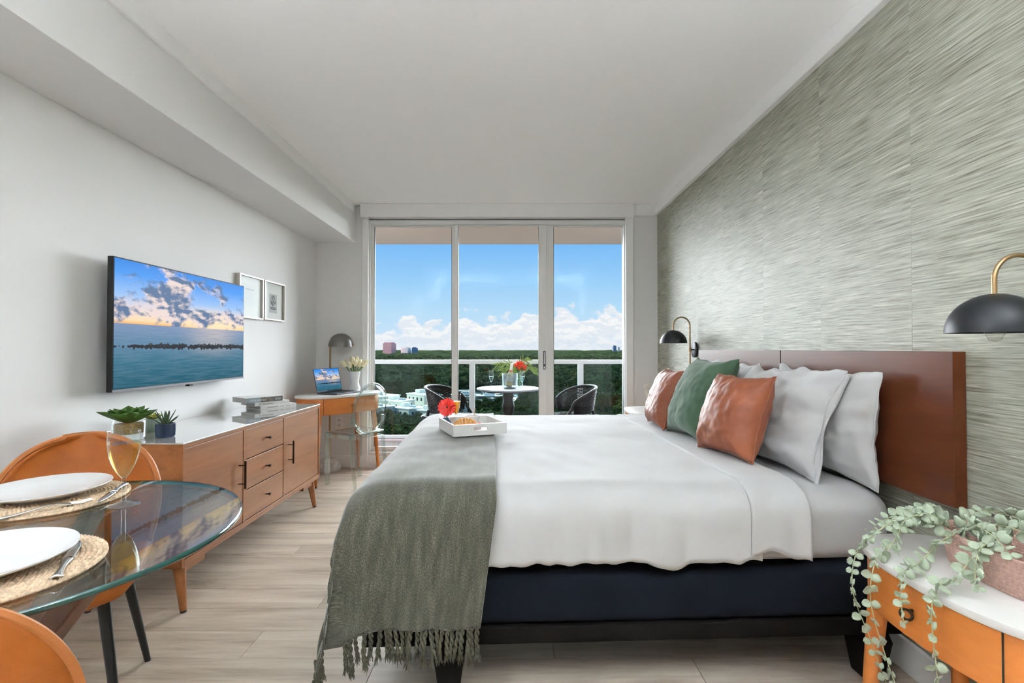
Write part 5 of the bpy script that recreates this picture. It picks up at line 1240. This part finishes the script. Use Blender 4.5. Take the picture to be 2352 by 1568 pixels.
hl = ['white flat roofed townhouse at the left of the group below', 'cream townhouse with flat roof beside the leftmost one', 'tall cream townhouse in the back row of the group', 'low white townhouse in the front row of the group', 'small white townhouse in the front row by the chair', 'white townhouse behind the left wicker chair', 'white townhouse seen just left of the railing post', 'smallest white block in front of the townhouses']
for k, (hx, hy, wx, wy, hh) in enumerate(houses):
    h_ = thing('townhouse', hl[k], 'building', (hx, hy, GZ), R(-rnd.uniform(24, 40)), 'white townhouses among the trees')
    B(-wx/2, wx/2, -wy/2, wy/2, 0, hh).build('wall_block', 'stucco', h_, 0)
    rf = B(-wx/2-0.25, wx/2+0.25, -wy/2-0.25, wy/2+0.25, hh, hh+0.35).build('flat_roof', 'roofw', h_, 0)
    B(-wx*0.3, -wx*0.05, -wy*0.2, wy*0.2, hh+0.35, hh+1.7).build('stair_tower', 'stucco', rf, 0)
    for j in range(2): B(wx*0.1+j*1.5, wx*0.1+j*1.5+0.9, -0.5, 0.5, hh+0.35, hh+1.0).build('roof_unit', 'bluegrey', rf, 0)
    nw = int(wx/2.4)
    for fl_ in range(2):
        for j in range(nw): link('window', wm, h_, (-wx/2+(j+.7)*wx/(nw+.4), -wy/2, hh-1.5-fl_*2.9))
        for j in range(2): link('window', wmx, h_, (wx/2, -wy/4+j*wy/2, hh-1.5-fl_*2.9))
def tower_b(label, u, Y, wpx, topv, m, depth=0.6, rz=0.3, steps=2, grp=None):
    w_ = wpx*Y/1130; top_ = 1.2-(topv-800)*Y/1130
    t_ = thing('tower_block', label, 'building', ((u-1174)*Y/1130, Y, GZ), rz, grp)
    h_ = top_-GZ
    B(-w_/2, w_/2, -w_*depth/2, w_*depth/2, 0, h_*0.93).build('tower_shaft', m, t_, 0)
    for k in range(steps): B(-w_/2+w_*(k+.15)/steps, -w_/2+w_*(k+.75)/steps, -w_*depth*0.35, w_*depth*0.35, h_*0.93, h_).build('roof_block', m, t_, 0)
tower_b('tall pink residential tower on the left horizon', 891.5, 1500, 27, 786, 'pinktower', 0.55, -0.55, 3)
tower_b('pale white apartment slab right of the pink tower', 929, 1520, 20, 796.5, 'whitetower', 0.5, -0.5, 2); tower_b('grey blue apartment slab at the right of the pale one', 949, 1530, 14, 797, 'bluetower', 0.6, 0.35, 1)
tower_b('tiny blue office tower on the far right horizon', 1408, 2600, 8, 793, 'bluetower', 0.6, 0.3, 1); tower_b('tiny pale block beside the far blue office tower', 1418, 2600, 4, 796.5, 'whitetower', 0.6, 0.3, 1)
def boat(label, x, y, L, rz, cv):
    b_ = thing('motor_boat', label, 'boat', (x, y, GZ+5.0), rz, 'boats at the dock')
    hull = MB()
    def fn(u, v):
        s_ = u*2-1; wv = L*0.16*(1-max(0, v-0.45)**2*3.2); dp_ = 1-abs(s_)**2
        return (L*(v-.5), s_*max(0.02, wv), 0.9-1.1*dp_*(1-0.4*v))
    hull.grid(fn, 9, 12); solid(hull.build('hull', 'hull', b_, 60), 0.12)
    B(-L*.40, L*.28, -L*.13, L*.13, 0.75, 0.85).build('deck', 'hull', b_, 0); B(-L*.22, L*.12, -L*.11, L*.11, 0.85, 2.1).build('cabin', 'hull', b_, 0, bevel=0.25)
    B(-L*.3, L*.10, -L*.13, L*.13, 2.6, 2.75).build('canopy', cv, b_, 0)
    for sx in (-.27, .07):
        for sy in (-.11, .11): B(L*sx-.05, L*sx+.05, L*sy-.05, L*sy+.05, 0.85, 2.6).build('canopy_post', 'hull', b_, 0)
tag(B(-30, 12, 198, 244, GZ, GZ+4.9).build('marina_water', plain('canal_water', (0.03, 0.06, 0.07), 0.12), None, 0), 'strip of dark canal water at the boats', None, None, 'structure')
boat('white motor boat with blue canopy behind the balcony table', -20, 218, 12, R(10), 'canvas'); boat('long white motor boat below the table top', -9, 212, 14, R(-8), 'hull'); boat('white boat seen left of the table pedestal', -3.5, 222, 11, R(14), 'hull')
